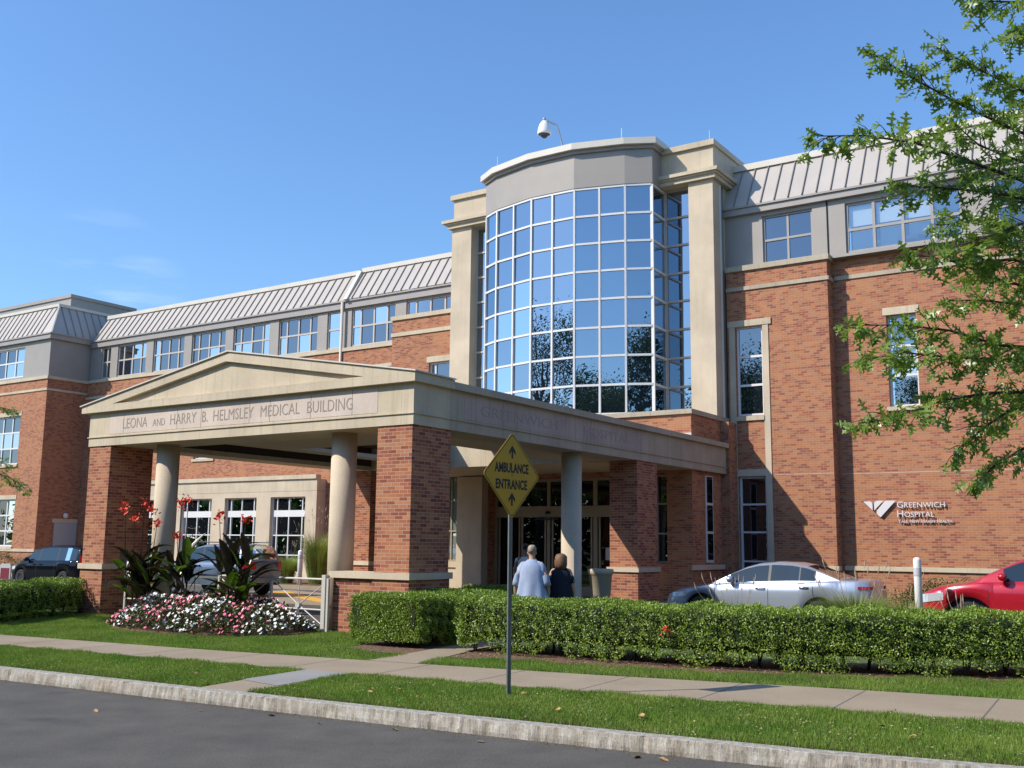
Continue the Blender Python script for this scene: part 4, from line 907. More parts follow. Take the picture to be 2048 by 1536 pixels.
def person(label, loc, rz, h, skin, stride=.16, arm=.22, armf=.05):
    """local +x = facing direction, y = left"""
    k = h / 1.75; T = thing('person', label, 'person', loc, rz, 'people walking to the entrance')
    V = []; E = []; Rr = []
    def a(p, r, prev=None):
        V.append(tuple(c * k for c in p)); Rr.append(tuple(c * k for c in r) if isinstance(r, tuple) else r * k)
        if prev is not None: E.append((prev, len(V) - 1))
        return len(V) - 1
    pel = a((0, 0, .93), (.15, .11)); wa = a((0, 0, 1.08), (.14, .10), pel); ch = a((.0, 0, 1.28), (.165, .11), wa); nk = a((0, 0, 1.44), (.075, .07), ch); n2 = a((.015, 0, 1.52), .055, nk)
    h1 = a((.02, 0, 1.58), (.072, .082), n2); h2 = a((.02, 0, 1.655), (.078, .092), h1); h3 = a((.012, 0, 1.70), (.062, .07), h2); a((.105, 0, 1.60), .016, h1)
    for sg in (-1, 1):
        sh = a((0, sg * .185, 1.40), .062, ch); el = a((-.03, sg * (.19 + arm * .4), 1.12), .046, sh); wr_ = a((armf, sg * (.19 + arm * .55), .88), .032, el)
        pm = a((armf + .02, sg * (.19 + arm * .55), .82), (.034, .02), wr_)
        for f, (dx, ln) in enumerate(((-.03, .065), (-.010, .078), (.010, .074), (.03, .06))):
            f1 = a((armf + .03 + dx, sg * (.185 + arm * .55), .775), .0095, pm); a((armf + .045 + dx, sg * (.17 + arm * .55), .775 - ln), .008, f1)
        t1 = a((armf + .06, sg * (.175 + arm * .55), .81), .010, pm); a((armf + .075, sg * (.165 + arm * .55), .775), .008, t1)
        hp = a((0, sg * .10, .86), .095, pel); kn = a((sg * stride * .35 + .02, sg * .10, .48), .060, hp); an = a((sg * stride - .03, sg * .10, .09), .042, kn); a((sg * stride + .09, sg * .11, .045), (.045, .035), an)
    skin_body('body', T, V, E, Rr, skin); return T, k
def rings(name, T, sec, m, n=20, closed=True, smooth=True):
    """sec: (z, rx, ry, cx, cy)"""
    b = MB(); zt = sec[-1][0]
    def rp(c, i): return 1 + .085 * max(0, min(1, (zt - .25 - c[0]) / .6)) * math.sin(i * 2 * PI / n * 7 + 1.3 * math.sin(c[0] * 5))
    rows = [[(c[3] + c[1] * rp(c, i) * math.cos(2 * PI * i / n), c[4] + c[2] * rp(c, i) * math.sin(2 * PI * i / n), c[0] + .004 * math.sin(i * 2.1)) for i in range(n)] for c in sec]
    b.grid(rows, True); return b.build(name, m, T, False, smooth)
def sleeve(name, T, pts, rads, m): b = MB(); b.tube(pts, rads, 12); return b.build(name, m, T, False, True)
def fabric(name, c): return mat(name, c, .9, 0, .10, 7)
# man in a long pale coat
T, k = person('grey-haired person in a long pale blue coat walking to the entrance', (-11.35, 17.7, .0), R(113), 1.80, SKIN, .17, .26, .02)
co = fabric('pale blue coat', (.34, .41, .56))
rings('coat', T, [(z * k, rx, ry, cx, 0) for z, rx, ry, cx in ((.42, .25, .37, -.01), (.50, .245, .36, -.01), (.62, .235, .345, -.01), (.78, .215, .315, -.005), (.95, .20, .285, 0), (1.10, .185, .265, 0), (1.25, .17, .255, 0), (1.34, .15, .235, 0), (1.40, .125, .19, 0), (1.44, .095, .12, 0), (1.47, .08, .095, 0), (1.475, .062, .07, 0))], co, 56)
for sg in (-1, 1): sleeve('coat', T, [(0, sg * .08 * k, 1.41 * k), (0, sg * .16 * k, 1.37 * k), (-.01, sg * .215 * k, 1.28 * k), (-.02, sg * .255 * k, 1.16 * k), (-.02, sg * .285 * k, 1.06 * k), (-.01, sg * .30 * k, .98 * k)], [.05, .078, .085, .085, .085, .088], co)
for sg in (-1, 1): sleeve('trousers', T, [(0, sg * .10 * k, .88 * k), (sg * .06 + .02, sg * .10 * k, .48 * k), (sg * .17 - .03, sg * .10 * k, .10 * k)], [.11, .085, .07], fabric('dark trousers', (.03, .03, .035)))
b = MB(); b.lathe([(.03, -.07), (.088, -.05), (.10, .0), (.092, .05), (.06, .082), (.01, .092)], n=20); b.v = [(x * .98 - .005 + random.uniform(-.006, .006), y * .86 + random.uniform(-.006, .006), z + 1.665 * k + random.uniform(-.008, .008)) for x, y, z in b.v]; b.build('hair', mat('grey hair', (.33, .27, .21), .8, 0, .35, 40), T, False, True)
for sg in (-1, 1): b = MB(); b.lathe([(.005, -.03), (.014, 0), (.005, .03)], n=8); b.v = [(x, sg * .082 * k + y, z + 1.60 * k) for x, y, z in b.v]; b.build('ear', SKIN, T, False, True)
# woman in dark blue
T, k = person('brown-haired person in dark navy clothes beside the person in the pale coat', (-11.0, 18.25, .0), R(117), 1.64, SKIN, .12, .16, .05)
nv = fabric('navy cloth', (.010, .013, .028))
rings('top', T, [(z * k, rx, ry, 0, 0) for z, rx, ry in ((.76, .18, .245), (.92, .18, .25), (1.08, .155, .215), (1.25, .15, .215), (1.36, .13, .205), (1.42, .10, .155), (1.47, .07, .08), (1.475, .055, .06))], nv, 24)
for sg in (-1, 1):
    sleeve('top', T, [(0, sg * .07 * k, 1.40 * k), (0, sg * .15 * k, 1.36 * k), (-.01, sg * .20 * k, 1.26 * k), (-.01, sg * .225 * k, 1.12 * k)], [.05, .07, .07, .07], nv)
    sleeve('trousers', T, [(0, sg * .10 * k, .86 * k), (sg * .04, sg * .10 * k, .48 * k), (sg * .12 - .03, sg * .10 * k, .08 * k)], [.13, .10, .09], nv)
b = MB(); b.lathe([(.06, -.20), (.105, -.19), (.128, -.12), (.132, -.04), (.118, .04), (.085, .085), (.02, .105)], n=20); b.v = [(x * .9 - .03 + random.uniform(-.010, .010), y + random.uniform(-.010, .010), z + 1.635 * k + random.uniform(-.014, .014)) for x, y, z in b.v]; b.build('hair', mat('brown hair', (.17, .085, .04), .6, 0, .4, 40), T, False, True)
# person in white just inside the doorway
T, k = person('dark-haired person in a white shirt standing further on at the doors', (-14.42, 22.2, .0), R(110), 1.84, SKIND, .1, .14, .08)
ws = fabric('white shirt', (.62, .62, .60))
rings('shirt', T, [(z * k, rx, ry, 0, 0) for z, rx, ry in ((.86, .15, .20), (1.05, .14, .19), (1.25, .15, .205), (1.38, .12, .19), (1.44, .075, .09), (1.46, .06, .065))], ws, 22)
for sg in (-1, 1):
    sleeve('shirt', T, [(0, sg * .14 * k, 1.40 * k), (0, sg * .20 * k, 1.36 * k), (-.01, sg * .24 * k, 1.16 * k), (.02, sg * .26 * k, .98 * k)], [.05, .07, .06, .055], ws)
    sleeve('trousers', T, [(0, sg * .10 * k, .88 * k), (sg * .04, sg * .10 * k, .48 * k), (sg * .1 - .03, sg * .10 * k, .08 * k)], [.12, .09, .075], nv)
b = MB(); b.lathe([(.03, -.06), (.088, -.04), (.098, .0), (.09, .05), (.06, .08), (.01, .09)], n=18); b.v = [(x - .008, y * .86, z + 1.665 * k) for x, y, z in b.v]; b.build('hair', mat('black hair', (.012, .01, .009), .6), T, False, True)
# ---------------------------------------------------------------- hedges
def hedge(label, path, wid, h, n, name='hedge', zlow=.12, seed=1, leaf=.05):
    """leafy box along a centre line, with a dark twiggy core"""
    T = thing(name, label, 'hedge', (path[0][0], path[0][1], 0))
    P = [np.array(p) for p in path]; seg = [np.linalg.norm(b - a) for a, b in zip(P[:-1], P[1:])]; tot = sum(seg)
    rg = np.random.default_rng(seed)
    def raw(s):
        acc = np.concatenate([[0], np.cumsum(seg)]); i = np.clip(np.searchsorted(acc, s, side='right') - 1, 0, len(seg) - 1); t = (s - acc[i]) / np.array(seg)[i]; A = np.array(P)[i]; return A + (np.array(P)[i + 1] - A) * t[:, None]
    def at(s):
        s = np.clip(s, 0, tot); c = (raw(s - .45) + raw(s) + raw(s + .45)) / 3; d = unit(raw(s + .7) - raw(s - .7)); return c, np.c_[d[:, 1], -d[:, 0]], d
    s = rg.uniform(0, tot, n); per = 2 * h + wid; q = rg.uniform(-h, h + wid, n)     # cross-section perimeter: side a, top, side b
    hh = h * (1 + .012 * np.sin(s * 3.1) + .010 * np.sin(s * 7.7))
    off = np.where(q < 0, wid / 2, np.where(q < wid, wid / 2 - q, -wid / 2)); z = np.where(q < 0, h + q, np.where(q < wid, hh, h - (q - wid)))
    c, nr, d = at(s)
    lump = .055 * np.sin(s * 5.3 + z * 9) * np.sin(s * 2.1 - z * 4) + .06 * np.sin(s * 13 + z * 15 + 1) * np.sin(s * 8.3 - z * 19) + .04 * np.sin(s * 31 + z * 27)
    dep = np.abs(rg.normal(0, .045, n)) - lump * .9
    top = (q >= 0) & (q < wid); sd = np.sign(off)
    low = zlow - .03 + .09 * np.sin(s * 4.1) + .07 * np.sin(s * 9.7 + 2)
    keep = top | (z > low); 
    rnd = np.minimum(1, np.maximum(0, (z - (h - .13)) / .13)) * ~top * .05
    edge = np.maximum(0, np.abs(off) - (wid / 2 - .12)) * top * .35
    X = c + nr * np.where(top, off, sd * (wid / 2 - dep - rnd))[:, None]; Z = np.where(top, z - dep * .6 - edge, z)
    N = np.where(top[:, None], np.array([0, 0, 1.]), np.c_[nr * sd[:, None], np.zeros(n)])
    # end caps
    m = int(n * .5 * wid / tot)
    for s0, sg in ((0, -1), (tot, 1)):
        cc, nn, dd = at(np.full(m, s0)); o = rg.uniform(-wid / 2, wid / 2, m); zz = rg.uniform(zlow, h, m); de = np.abs(rg.normal(0, .05, m)) + .10 * (np.abs(o) / (wid / 2)) ** 4
        X = np.r_[X, cc + nn * o[:, None] - dd * sg * de[:, None]]; Z = np.r_[Z, zz]; N = np.r_[N, np.c_[dd * sg, np.zeros(m)]]; keep = np.r_[keep, np.ones(m, bool)]
    X, Z, N = X[keep], Z[keep], N[keep]; n = len(Z)
    cen = np.c_[X, Z]; nrm = unit(N + rg.normal(0, .62, (n, 3)) + [0, 0, .25]); ax = unit(rg.normal(size=(n, 3)) + N * .5 + [0, 0, .35])
    V, F = scatter(*LEAF4, cen - [path[0][0], path[0][1], 0], ax, nrm, rg.uniform(.7, 1.25, n) * leaf)
    np_mesh('foliage', V, F, LHEDGE, T)
    b = MB(); rows = []
    for t in np.linspace(0.04, tot - .04, int(tot / .3) + 2):
        cc, nn, dd = at(np.array([t])); cc, nn = cc[0], nn[0]; w = wid / 2 - .11
        rows.append([(cc[0] + nn[0] * o, cc[1] + nn[1] * o, zz) for o, zz in ((w * .7, zlow + .13), (w, zlow + .25), (w, h - .16), (w * .8, h - .09), (-w * .8, h - .09), (-w, h - .16), (-w, zlow + .25), (-w * .7, zlow + .13))])
    b.grid(rows, True); b.add(rows[0], [tuple(range(8))]); b.add(rows[-1], [tuple(range(7, -1, -1))])
    b.build('core', mat('hedge core', (.018, .026, .008), .95), T)
    b = MB()
    for t in np.arange(.2, tot, .32):
        cc, nn, dd = at(np.array([t])); cc, nn = cc[0], nn[0]; o = random.uniform(-.3, .3) * wid
        for k in range(4): b.tube([(cc[0] + nn[0] * o + random.uniform(-.03, .03), cc[1] + nn[1] * o, 0), (cc[0] + nn[0] * (o + random.uniform(-.15, .15)) + random.uniform(-.12, .12), cc[1] + nn[1] * o, zlow + .25)], .012, 5)
    tag(b.build('stem', TWIG, T), kind='stuff')
    return T
hedge('long clipped green hedge with a red bloom, in front of the silver sedan', [(-10.85, 15.12), (-7.6, 15.28), (-5.75, 15.62), (-4.4, 16.15), (-2.2, 17.25), (3.5, 20.2)], 1.35, .885, 170000, seed=3, leaf=.037)
hedge('short clipped hedge against the brick pier, along the left of the entrance walk', [(-12.25, 14.25), (-12.35, 16.2), (-12.75, 18.6)], 1.55, .87, 80000, seed=4, leaf=.037)
hedge('dark shaded hedge running out from the left brick pier past the minivan', [(-24.35, 16.2), (-22.75, 12.9), (-22.15, 11.75)], 1.3, .80, 40000, zlow=.03, seed=5, leaf=.042)
RB_ = thing('azalea_bloom', 'small red bloom poking out of the long hedge', 'flower', (-6.95, 14.62, .57)); V, F = scatter([(0, 0, 0), (.5, .3, .1), (1, 0, .2), (.5, -.3, .1)], [(0, 1, 2, 3)], rng.normal(0, .03, (26, 3)), rdir(26), rdir(26), np.full(26, .06)); np_mesh('petals', V, F, FRED, RB_)

# ---------------------------------------------------------------- lawn blades and leaf litter
def blades(polys, holes, dens, name, m, h=.055, dry=.10, edge=.45):
    Vs = []
    for poly in polys:
        a = np.array(poly); lo, hi = a.min(0), a.max(0); n = int((hi - lo).prod() * dens); P = rng.uniform(lo, hi, (n, 2)); k = inpoly(P, poly)
        for q in holes: k &= ~inpoly(P, q)
        Vs.append(P[k])
    P = np.concatenate(Vs); n = len(P); ang = rng.uniform(0, 2 * PI, n); w = rng.uniform(.003, .0055, n); cl = .8 + .25 * np.sin(P[:, 0] * 2.3) * np.sin(P[:, 1] * 3.1) + .2 * np.sin(P[:, 0] * 7 + P[:, 1] * 5)
    H = h * rng.uniform(.6, 1.25, n) * cl; ln = H * rng.uniform(.1, .7, n); a2 = rng.uniform(0, 2 * PI, n)
    base = np.c_[P, np.zeros(n)]; s = np.c_[np.cos(ang), np.sin(ang), np.zeros(n)] * w[:, None]; tip = base + np.c_[np.cos(a2) * ln, np.sin(a2) * ln, H]
    V = np.stack([base - s, base + s, tip], 1).reshape(-1, 3); F = np.arange(3 * n).reshape(n, 3)
    o = np_mesh(name, V, F, m, None, [m, LGRASSD], (rng.uniform(size=n) < dry * (1 + .9 * np.sin(P[:, 0] * 1.3 + P[:, 1]) * np.sin(P[:, 1] * 2.7)) + edge * np.exp(-np.maximum(0, P[:, 1] - np.interp(P[:, 0], *zip(*KB))) / .16)).astype(int)); return o
CWX = [(-10.66, 8.7), (-9.84, 8.7), (-10.10, 11.4), (-10.93, 11.3)]
st1 = [(x, y + .03) for x, y in KB if -31 < x < 6] + [(x, y - .0) for x, y in SWN if -31 < x < 6][::-1]
st2 = [(-21.9, 11.3), (-19.31, 11.43), (-14.29, 12.0), (-11.02, 12.5), (-11.03, 13.5), (-11.3, 13.5), (-11.75, 13.52), (-12.6, 13.72), (-13.1, 15.1), (-13.2, 15.95), (-23.4, 16.0), (-22.0, 13.0)]
st3 = [(-10.14, 12.64), (-7.29, 13.16), (-4.49, 13.81), (-2.05, 14.28), (6, 15.85), (6, 18.9), (-2.32, 16.28), (-4.89, 15.02), (-6.34, 14.47), (-7.85, 14.17), (-9.52, 13.94), (-10.40, 13.55)]
st4 = [(-50, 8.3), (-30, 10.2), (-22.2, 11.2), (-22.5, 13.0), (-24, 15.8), (-50, 15.5)]
BED = [(-15.28, 15.75), (-15.0, 14.95), (-15.5, 14.2), (-16.2, 13.75), (-17.4, 13.4), (-18.7, 13.55), (-19.9, 14.15), (-20.7, 15.0), (-21.4, 15.9)]
tag(blades([st1], [CWX], 5200, 'grass', LGRASS), 'short green turf in the strip between kerb and sidewalk', 'grass', kind='stuff')
tag(blades([st2], [BED], 3600, 'grass', LGRASS, .05), 'mown lawn between the sidewalk and the flower bed', 'grass', kind='stuff')
tag(blades([st3], [], 4600, 'grass', LGRASS, .06, .16), 'dry-edged grass between the sidewalk and the mulch of the long hedge', 'grass', kind='stuff')
tag(blades([st4], [], 1500, 'grass', LGRASS, .06), 'lawn left of the drive hedge', 'grass', kind='stuff')
V, F = scatter(*LEAF4, np.c_[rng.uniform(-11, 3, 9000), rng.uniform(13.4, 19, 9000), rng.uniform(.012, .03, 9000)], rdir(9000) * [1, 1, .2], rdir(9000, 2), rng.uniform(.02, .06, 9000))
k = inpoly(V.reshape(-1, 4, 3)[:, 0, :2], MUL); V = V.reshape(-1, 4, 3)[k].reshape(-1, 3); F = (np.array(LEAF4[1])[None] + (np.arange(k.sum()) * 4)[:, None, None]).reshape(-1, 3)
tag(np_mesh('mulch_chips', V, F, mat('bark chip', (.30, .19, .125), .95, 0, .6, 30)), 'loose bark chips under the long hedge', 'mulch', kind='stuff')
n = 5200; gx = rng.uniform(-16, 0, n); gy = np.interp(gx, *zip(*KF)) - .03 - np.abs(rng.normal(0, .09, n)) - (rng.uniform(size=n) < .12) * rng.uniform(0, 1.2, n)
V, F = scatter(*LEAF4, np.c_[gx, gy, np.full(n, -.134)], rdir(n) * [1, 1, .15], rdir(n, 2.5), rng.uniform(.006, .022, n)); tag(np_mesh('gutter_grit', V, F, mat('gutter grit', (.16, .11, .07), .95, 0, .7, 40)), 'fine brown grit and leaf crumbs along the gutter of the road', 'grit', kind='stuff')
n = 4200; P = rng.uniform([-15, 8.7], [0, 12.2], (n, 2)); P = P[inpoly(P, st1) & ~inpoly(P, CWX)]; n = len(P)
V, F = scatter(*LEAF4, np.c_[P, rng.uniform(.02, .05, n)], rdir(n) * [1, 1, .3], rdir(n, 1), rng.uniform(.012, .035, n)); tag(np_mesh('grass_clippings', V, F, mat('dry clipping', (.30, .27, .12), .95, 0, .5, 30)), 'pale dry clippings lying in the kerbside turf', 'clippings', kind='stuff')
b = MB(); b.add([(-.05, 0, .004), (-.02, .03, .012), (.015, .022, .018), (.05, 0, .008), (.015, -.022, .020), (-.02, -.03, .010), (0, 0, .004)], [(0, 1, 6), (1, 2, 6), (2, 3, 6), (3, 4, 6), (4, 5, 6), (5, 0, 6)])
lf = b.build('fallen_leaf', LEAFD); spots = [(-9.9, 8.35, -.14), (-8.2, 8.55, -.14), (-7.3, 8.75, -.14), (-6.2, 8.75, -.14), (-9.0, 8.6, -.14), (-4.6, 9.0, -.14), (-4.35, 9.05, -.14), (-10.8, 7.6, -.14), (-8.65, 9.9, .05), (-8.35, 10.05, .05), (-8.5, 9.7, .05), (-7.0, 10.75, .05), (-3.5, 10.2, .05), (-2.5, 10.6, .05), (-1.9, 10.4, .05), (-2.9, 11.0, .05), (-6.0, 9.9, .05), (-5.1, 10.1, .05), (-11.5, 9.6, .05), (-7.8, 9.75, .05)]
for i, (x, y, z) in enumerate(spots):
    o = lf if i == 0 else lf.copy()
    if i: COL.objects.link(o)
    o.location = (x, y, z); o.rotation_euler = (random.uniform(-.4, .4), random.uniform(-.3, .3), random.uniform(0, 6)); o.scale = (random.uniform(.7, 1.2),) * 3
    tag(o, 'dry curled brown leaf on the grass or gutter by the kerb', 'leaf', 'fallen leaves by the kerb')

# ---------------------------------------------------------------- flower bed
def bed():
    n = 14000; P = rng.uniform([-21.5, 13.2], [-15.2, 16], (n * 2, 2)); P = P[inpoly(P, BED)]
    a = np.array(BED); dist = np.min([np.abs(np.cross(a[(i + 1) % len(a)] - a[i], P - a[i]) / np.linalg.norm(a[(i + 1) % len(a)] - a[i])) for i in range(len(a) - 1)], axis=0)
    top = .70 * np.sqrt(np.minimum(1, (dist + .02) / .75)) * (.9 + .14 * np.sin(P[:, 0] * 3.3) * np.sin(P[:, 1] * 4.1)) * np.interp(P[:, 0], [-21, -19, -17.5, -16.2, -15.3], [.72, .95, 1.0, .8, .72])
    n = len(P); z = top * rng.uniform(.25, 1, n) ** .45
    cen = np.c_[P, z]; V, F = scatter(*LEAF4, cen, rdir(n, .2), rdir(n, .9), rng.uniform(.05, .10, n)); mi = (rng.uniform(size=n) < .3).astype(int).repeat(2)
    o = tag(np_mesh('impatiens_bed', V, F, LIMP, None, [LIMP, leaf_mat('bronze impatiens leaf', (.09, .035, .014), (.14, .07, .025), .2, .4, 6)], mi), 'mounded bed of pink and white flowers in front of the portico railing', 'flower bed', kind='stuff')
    b = MB(); b.prism(BED, 0, .05); b.build('soil', MULCH, o)
    pet = [(0, 0, 0)] + [(math.cos(t) * r, math.sin(t) * r, .12 * (r > .8)) for i in range(5) for t, r in ((i * 1.2566, 1), (i * 1.2566 + .628, .72))]
    pf = [(0, i + 1, (i + 1) % 10 + 1) for i in range(10)]
    m = 3600; i = rng.choice(n, m, p=(dist * 0 + 1) / n); c = np.c_[P[i] + rng.normal(0, .02, (m, 2)), top[i] * (1 - .75 * rng.uniform(0, 1, m) ** 1.8) + .03]
    # white drifts: bands across the bed
    u = c[:, 0] + .25 * np.sin(c[:, 1] * 3); white = ((u > -19.25) & (u < -18.55)) | ((u > -17.35) & (u < -16.7) & (c[:, 1] < 15)) | (u > -15.95) | ((u > -20.6) & (u < -20.25)); white ^= rng.uniform(size=m) < .08
    keep = white & (rng.uniform(size=m) < .62) | (rng.uniform(size=m) < np.where(u < -19, .6, .42))
    for nm, kk, mt in (('pink_flowers', ~white & keep, FPINK), ('white_flowers', white & keep, FWHITE)):
        q = c[kk]; nr = unit(np.c_[rng.normal(0, .45, (len(q), 2)) + [0, -.75], np.full(len(q), .8)]); V, F = scatter(pet, pf, q, unit(np.cross(nr, rdir(len(q)))), nr, rng.uniform(.028, .042, len(q))); np_mesh(nm, V, F, mt, o)
bed()
def canna(label, loc, hts, nl, seed):
    rg = random.Random(seed); T = thing('canna_plant', label, 'plant', loc, 0, 'canna plants in the flower bed')
    lv = MB(); lg = MB(); st = MB(); fl_c = []
    for (dx, dy, h, flower) in hts:
        tip = (dx + rg.uniform(-.1, .1), dy + rg.uniform(-.06, .06), h); st.tube([(dx * .5, dy * .5, 0), (dx * .8, dy * .8, h * .5), tip], [.018, .013, .007], 6)
        if flower: fl_c.append(tip)
    for i in range(nl):
        a = rg.uniform(0, 2 * PI); dx, dy = rg.choice(hts)[:2]; z0 = rg.uniform(.35, 1.3); ln = rg.uniform(.42, .86); wd = ln * rg.uniform(.13, .20); el = rg.uniform(.45, 1.4); dr = rg.uniform(.1, 1.3)
        d = Vector((math.cos(a), math.sin(a), 0)); sd = Vector((-d.y, d.x, 0)); p = Vector((dx * .8, dy * .8, z0)); rows = []
        for t in np.linspace(0, 1, 9):
            e = el - dr * t * t; p = p + (d * math.cos(e) + Vector((0, 0, math.sin(e)))) * (ln / 8); w = wd * math.sin(PI * min(1, t * .93 + .05)) ** .7 * (1 - .25 * t); up = Vector((-d.x * math.sin(e), -d.y * math.sin(e), math.cos(e)))
            rows.append([p - sd * w + up * w * .35, p - sd * w * .5 + up * w * .08, p, p + sd * w * .5 + up * w * .08, p + sd * w + up * w * .35])
        (lg if rg.random() < .38 else lv).grid(rows)
    st.build('stem', LCANNA, T, False); lv.build('bronze_leaves', LCANNA, T, False, True); lg.build('green_leaves', LCANNAG, T, False, True)
    for c in fl_c:
        n = 34; q = np.array(c) + rng.normal(0, 1, (n, 3)) * [.05, .05, .055]; V, F = scatter([(0, 0, 0), (.4, .28, .08), (1, .12, -.05), (1, -.12, -.05), (.4, -.28, .08)], [(0, 1, 2), (0, 2, 3), (0, 3, 4)], q, rdir(n, .6), rdir(n), rng.uniform(.05, .10, n)); np_mesh('flower', V, F, FRED, T)
canna('tall canna with five scarlet blooms in front of the left column', (-20.5, 15.35, 0), [(-.72, .0, 2.55, 1), (-.20, .1, 2.62, 1), (-.28, -.05, 2.28, 1), (.25, .05, 2.5, 1), (.48, -.05, 2.2, 1), (.05, 0, 1.5, 0), (-.35, 0, 1.4, 0), (.3, .1, 1.6, 0)], 66, 11)
canna('leafy canna with scarlet blooms leaning against the storefront windows', (-19.35, 15.5, 0), [(-.05, .0, 2.62, 1), (.08, .1, 2.7, 1), (.0, 0, 1.9, 1), (.35, .05, 2.2, 0), (-.3, 0, 1.2, 0), (.3, 0, 1.1, 0)], 36, 12)
canna('bronze canna with two scarlet blooms in front of the blue grey car', (-17.3, 15.35, 0), [(-.65, .05, 2.32, 1), (.02, .1, 2.28, 1), (-.3, 0, 2.2, 0), (.2, -.05, 1.8, 0), (.0, 0, 1.5, 0), (.3, .1, 1.4, 0)], 54, 13)
def reed(label, loc, r, h, n, pl, seed):
    T = thing('ornamental_grass', label, 'grass clump', loc, 0, 'ornamental grass clumps'); rg = np.random.default_rng(seed)
    a = rg.uniform(0, 2 * PI, n); r0 = r * .35 * np.sqrt(rg.uniform(0, 1, n)); H = h * rg.uniform(.55, 1, n); out = rg.uniform(.2, 1, n) * r; w = rg.uniform(.004, .008, n)
    d = np.c_[np.cos(a), np.sin(a), np.zeros(n)]; s = np.c_[-d[:, 1], d[:, 0], np.zeros(n)] * w[:, None]; p0 = d * r0[:, None]; p1 = p0 + d * (out * .3)[:, None] + np.c_[np.zeros((n, 2)), H * .65]; p2 = p0 + d * out[:, None] + np.c_[np.zeros((n, 2)), H * rg.uniform(.75, 1, n)]
    V = np.stack([p0 - s, p0 + s, p1 + s * .8, p1 - s * .8, p2], 1).reshape(-1, 3); k = np.arange(n)[:, None] * 5; F = np.concatenate([k + [0, 1, 2], k + [0, 2, 3], k + [3, 2, 4]])
    np_mesh('blades', V, F, LREED, T)
    if pl:
        b = MB()
        for i in range(pl):
            t = rg.uniform(0, 2 * PI); o = rg.uniform(.2, 1.0) * r; z = h * rg.uniform(.95, 1.3); x, y = math.cos(t) * o, math.sin(t) * o
            b.tube([(x * .3, y * .3, h * .3), (x * .8, y * .8, z * .8), (x, y, z)], .003, 4); b.tube([(x, y, z), (x * 1.03, y * 1.03, z + .06), (x * 1.07, y * 1.07, z + .17)], [.006, .013, .003], 5)
        b.build('seed_heads', PLUME, T, False)
reed('wide pale grass clump with seed heads behind the hedge at the rear of the sedan', (-5.55, 19.6, 0), .9, 1.15, 3000, 16, 21)
reed('shorter grass clump behind the hedge against the sedan doors', (-8.1, 20.2, 0), .8, .90, 900, 14, 22)
reed('grass clump behind the hedge next to the tall bollard', (-4.95, 20.6, 0), .8, .95, 2000, 6, 23)
reed('few dry grass stalks behind the hedge below the red car', (-3.7, 19.9, 0), .6, .75, 350, 8, 24)
reed('big tawny grass clump beside the white bollard at the storefront', (-32.0, 32.9, 0), 1.05, 2.6, 2600, 26, 25)
reed('low green grass clump left of the tawny one at the storefront', (-33.6, 32.6, 0), .9, 1.5, 1500, 6, 26)
def shrub(label, loc, r, h, n, seed):
    T = thing('shrub', label, 'shrub', loc); rg = np.random.default_rng(seed); d = rdir(n); d[:, 2] = np.abs(d[:, 2]); q = d * (rg.uniform(.55, 1, n) ** .4)[:, None] * [r, r * .6, h] * (1 + .15 * np.sin(d[:, :1] * 9) * np.sin(d[:, 1:2] * 7))
    V, F = scatter(*LEAF4, q, rdir(n), unit(d + rg.normal(0, .6, (n, 3))), rg.uniform(.05, .09, n)); np_mesh('foliage', V, F, LTREE, T); b = MB(); b.tube([(0, 0, 0), (0, 0, h * .5)], .04, 6); b.build('stem', TWIG, T, False)
shrub('low dark shrub at the brick wall between the bollard and the sedan', (-6.3, 31.6, 0), 1.7, .95, 5000, 31); shrub('low dark shrub at the brick wall behind the red car', (-3.0, 31.8, 0), 1.6, .9, 4000, 32); shrub('low green shrub in front of the left wing windows', (-46, 32.5, 0), 1.8, .8, 3000, 33); shrub('yellow green shrub at the foot of the far left wall', (-57.5, 33.4, 0), 2.2, 1.1, 3000, 34)

# ---------------------------------------------------------------- trees
def spray(branches, nleaf, size, seed, tw=.35):
    """leafy twigs along limb polylines; returns limb tubes and leaf arrays"""
    rg = np.random.default_rng(seed); b = MB(); Cn, Ax, Nn = [], [], []
    for br in branches:
        P = np.array(br, float)[::-1]; m = len(P); P = P[::-1]
        b.tube([tuple(p) for p in P], list(np.linspace(.017, .004, m)), 6)
        L_ = np.r_[0, np.cumsum(np.linalg.norm(np.diff(P, axis=0), axis=1))]; tot = L_[-1]
        def pt(s): return np.array([np.interp(s, L_, P[:, k]) for k in range(3)])
        ntw = int(tot * 17) + 4
        for i in range(ntw):
            s = tot * (.04 + .96 * (i / (ntw - 1))); p = pt(s); d = unit(pt(min(tot, s + .1)) - pt(max(0, s - .1)))
            last = i >= ntw - 2; side = rg.normal(size=3); side -= d * (side @ d); side = unit(side); side[2] *= .65
            td = unit(d * (.95 if not last else 1.6) + side * (.95 if not last else .3) + [0, 0, -.12]); ln = tw * rg.uniform(.45, 1.0) * (1 if not last else .6) * (1.1 - .35 * s / tot)
            e = p + td * ln + [0, 0, -.06 * ln]; b.tube([tuple(p), tuple((p + e) / 2 + [0, 0, .02]), tuple(e)], [.006, .004, .002], 4)
            for j in range(nleaf):
                t = rg.uniform(.15, 1.05); c = p + (e - p) * min(t, 1); la = unit(td * .5 + rg.normal(0, .75, 3) + [0, 0, -.40]); Cn.append(c); Ax.append(la); Nn.append(unit(np.cross(la, rg.normal(size=3)) + [0, 0, .55]))
    return b, np.array(Cn), np.array(Ax), np.array(Nn), rg.uniform(.65, 1.1, len(Cn)) * size
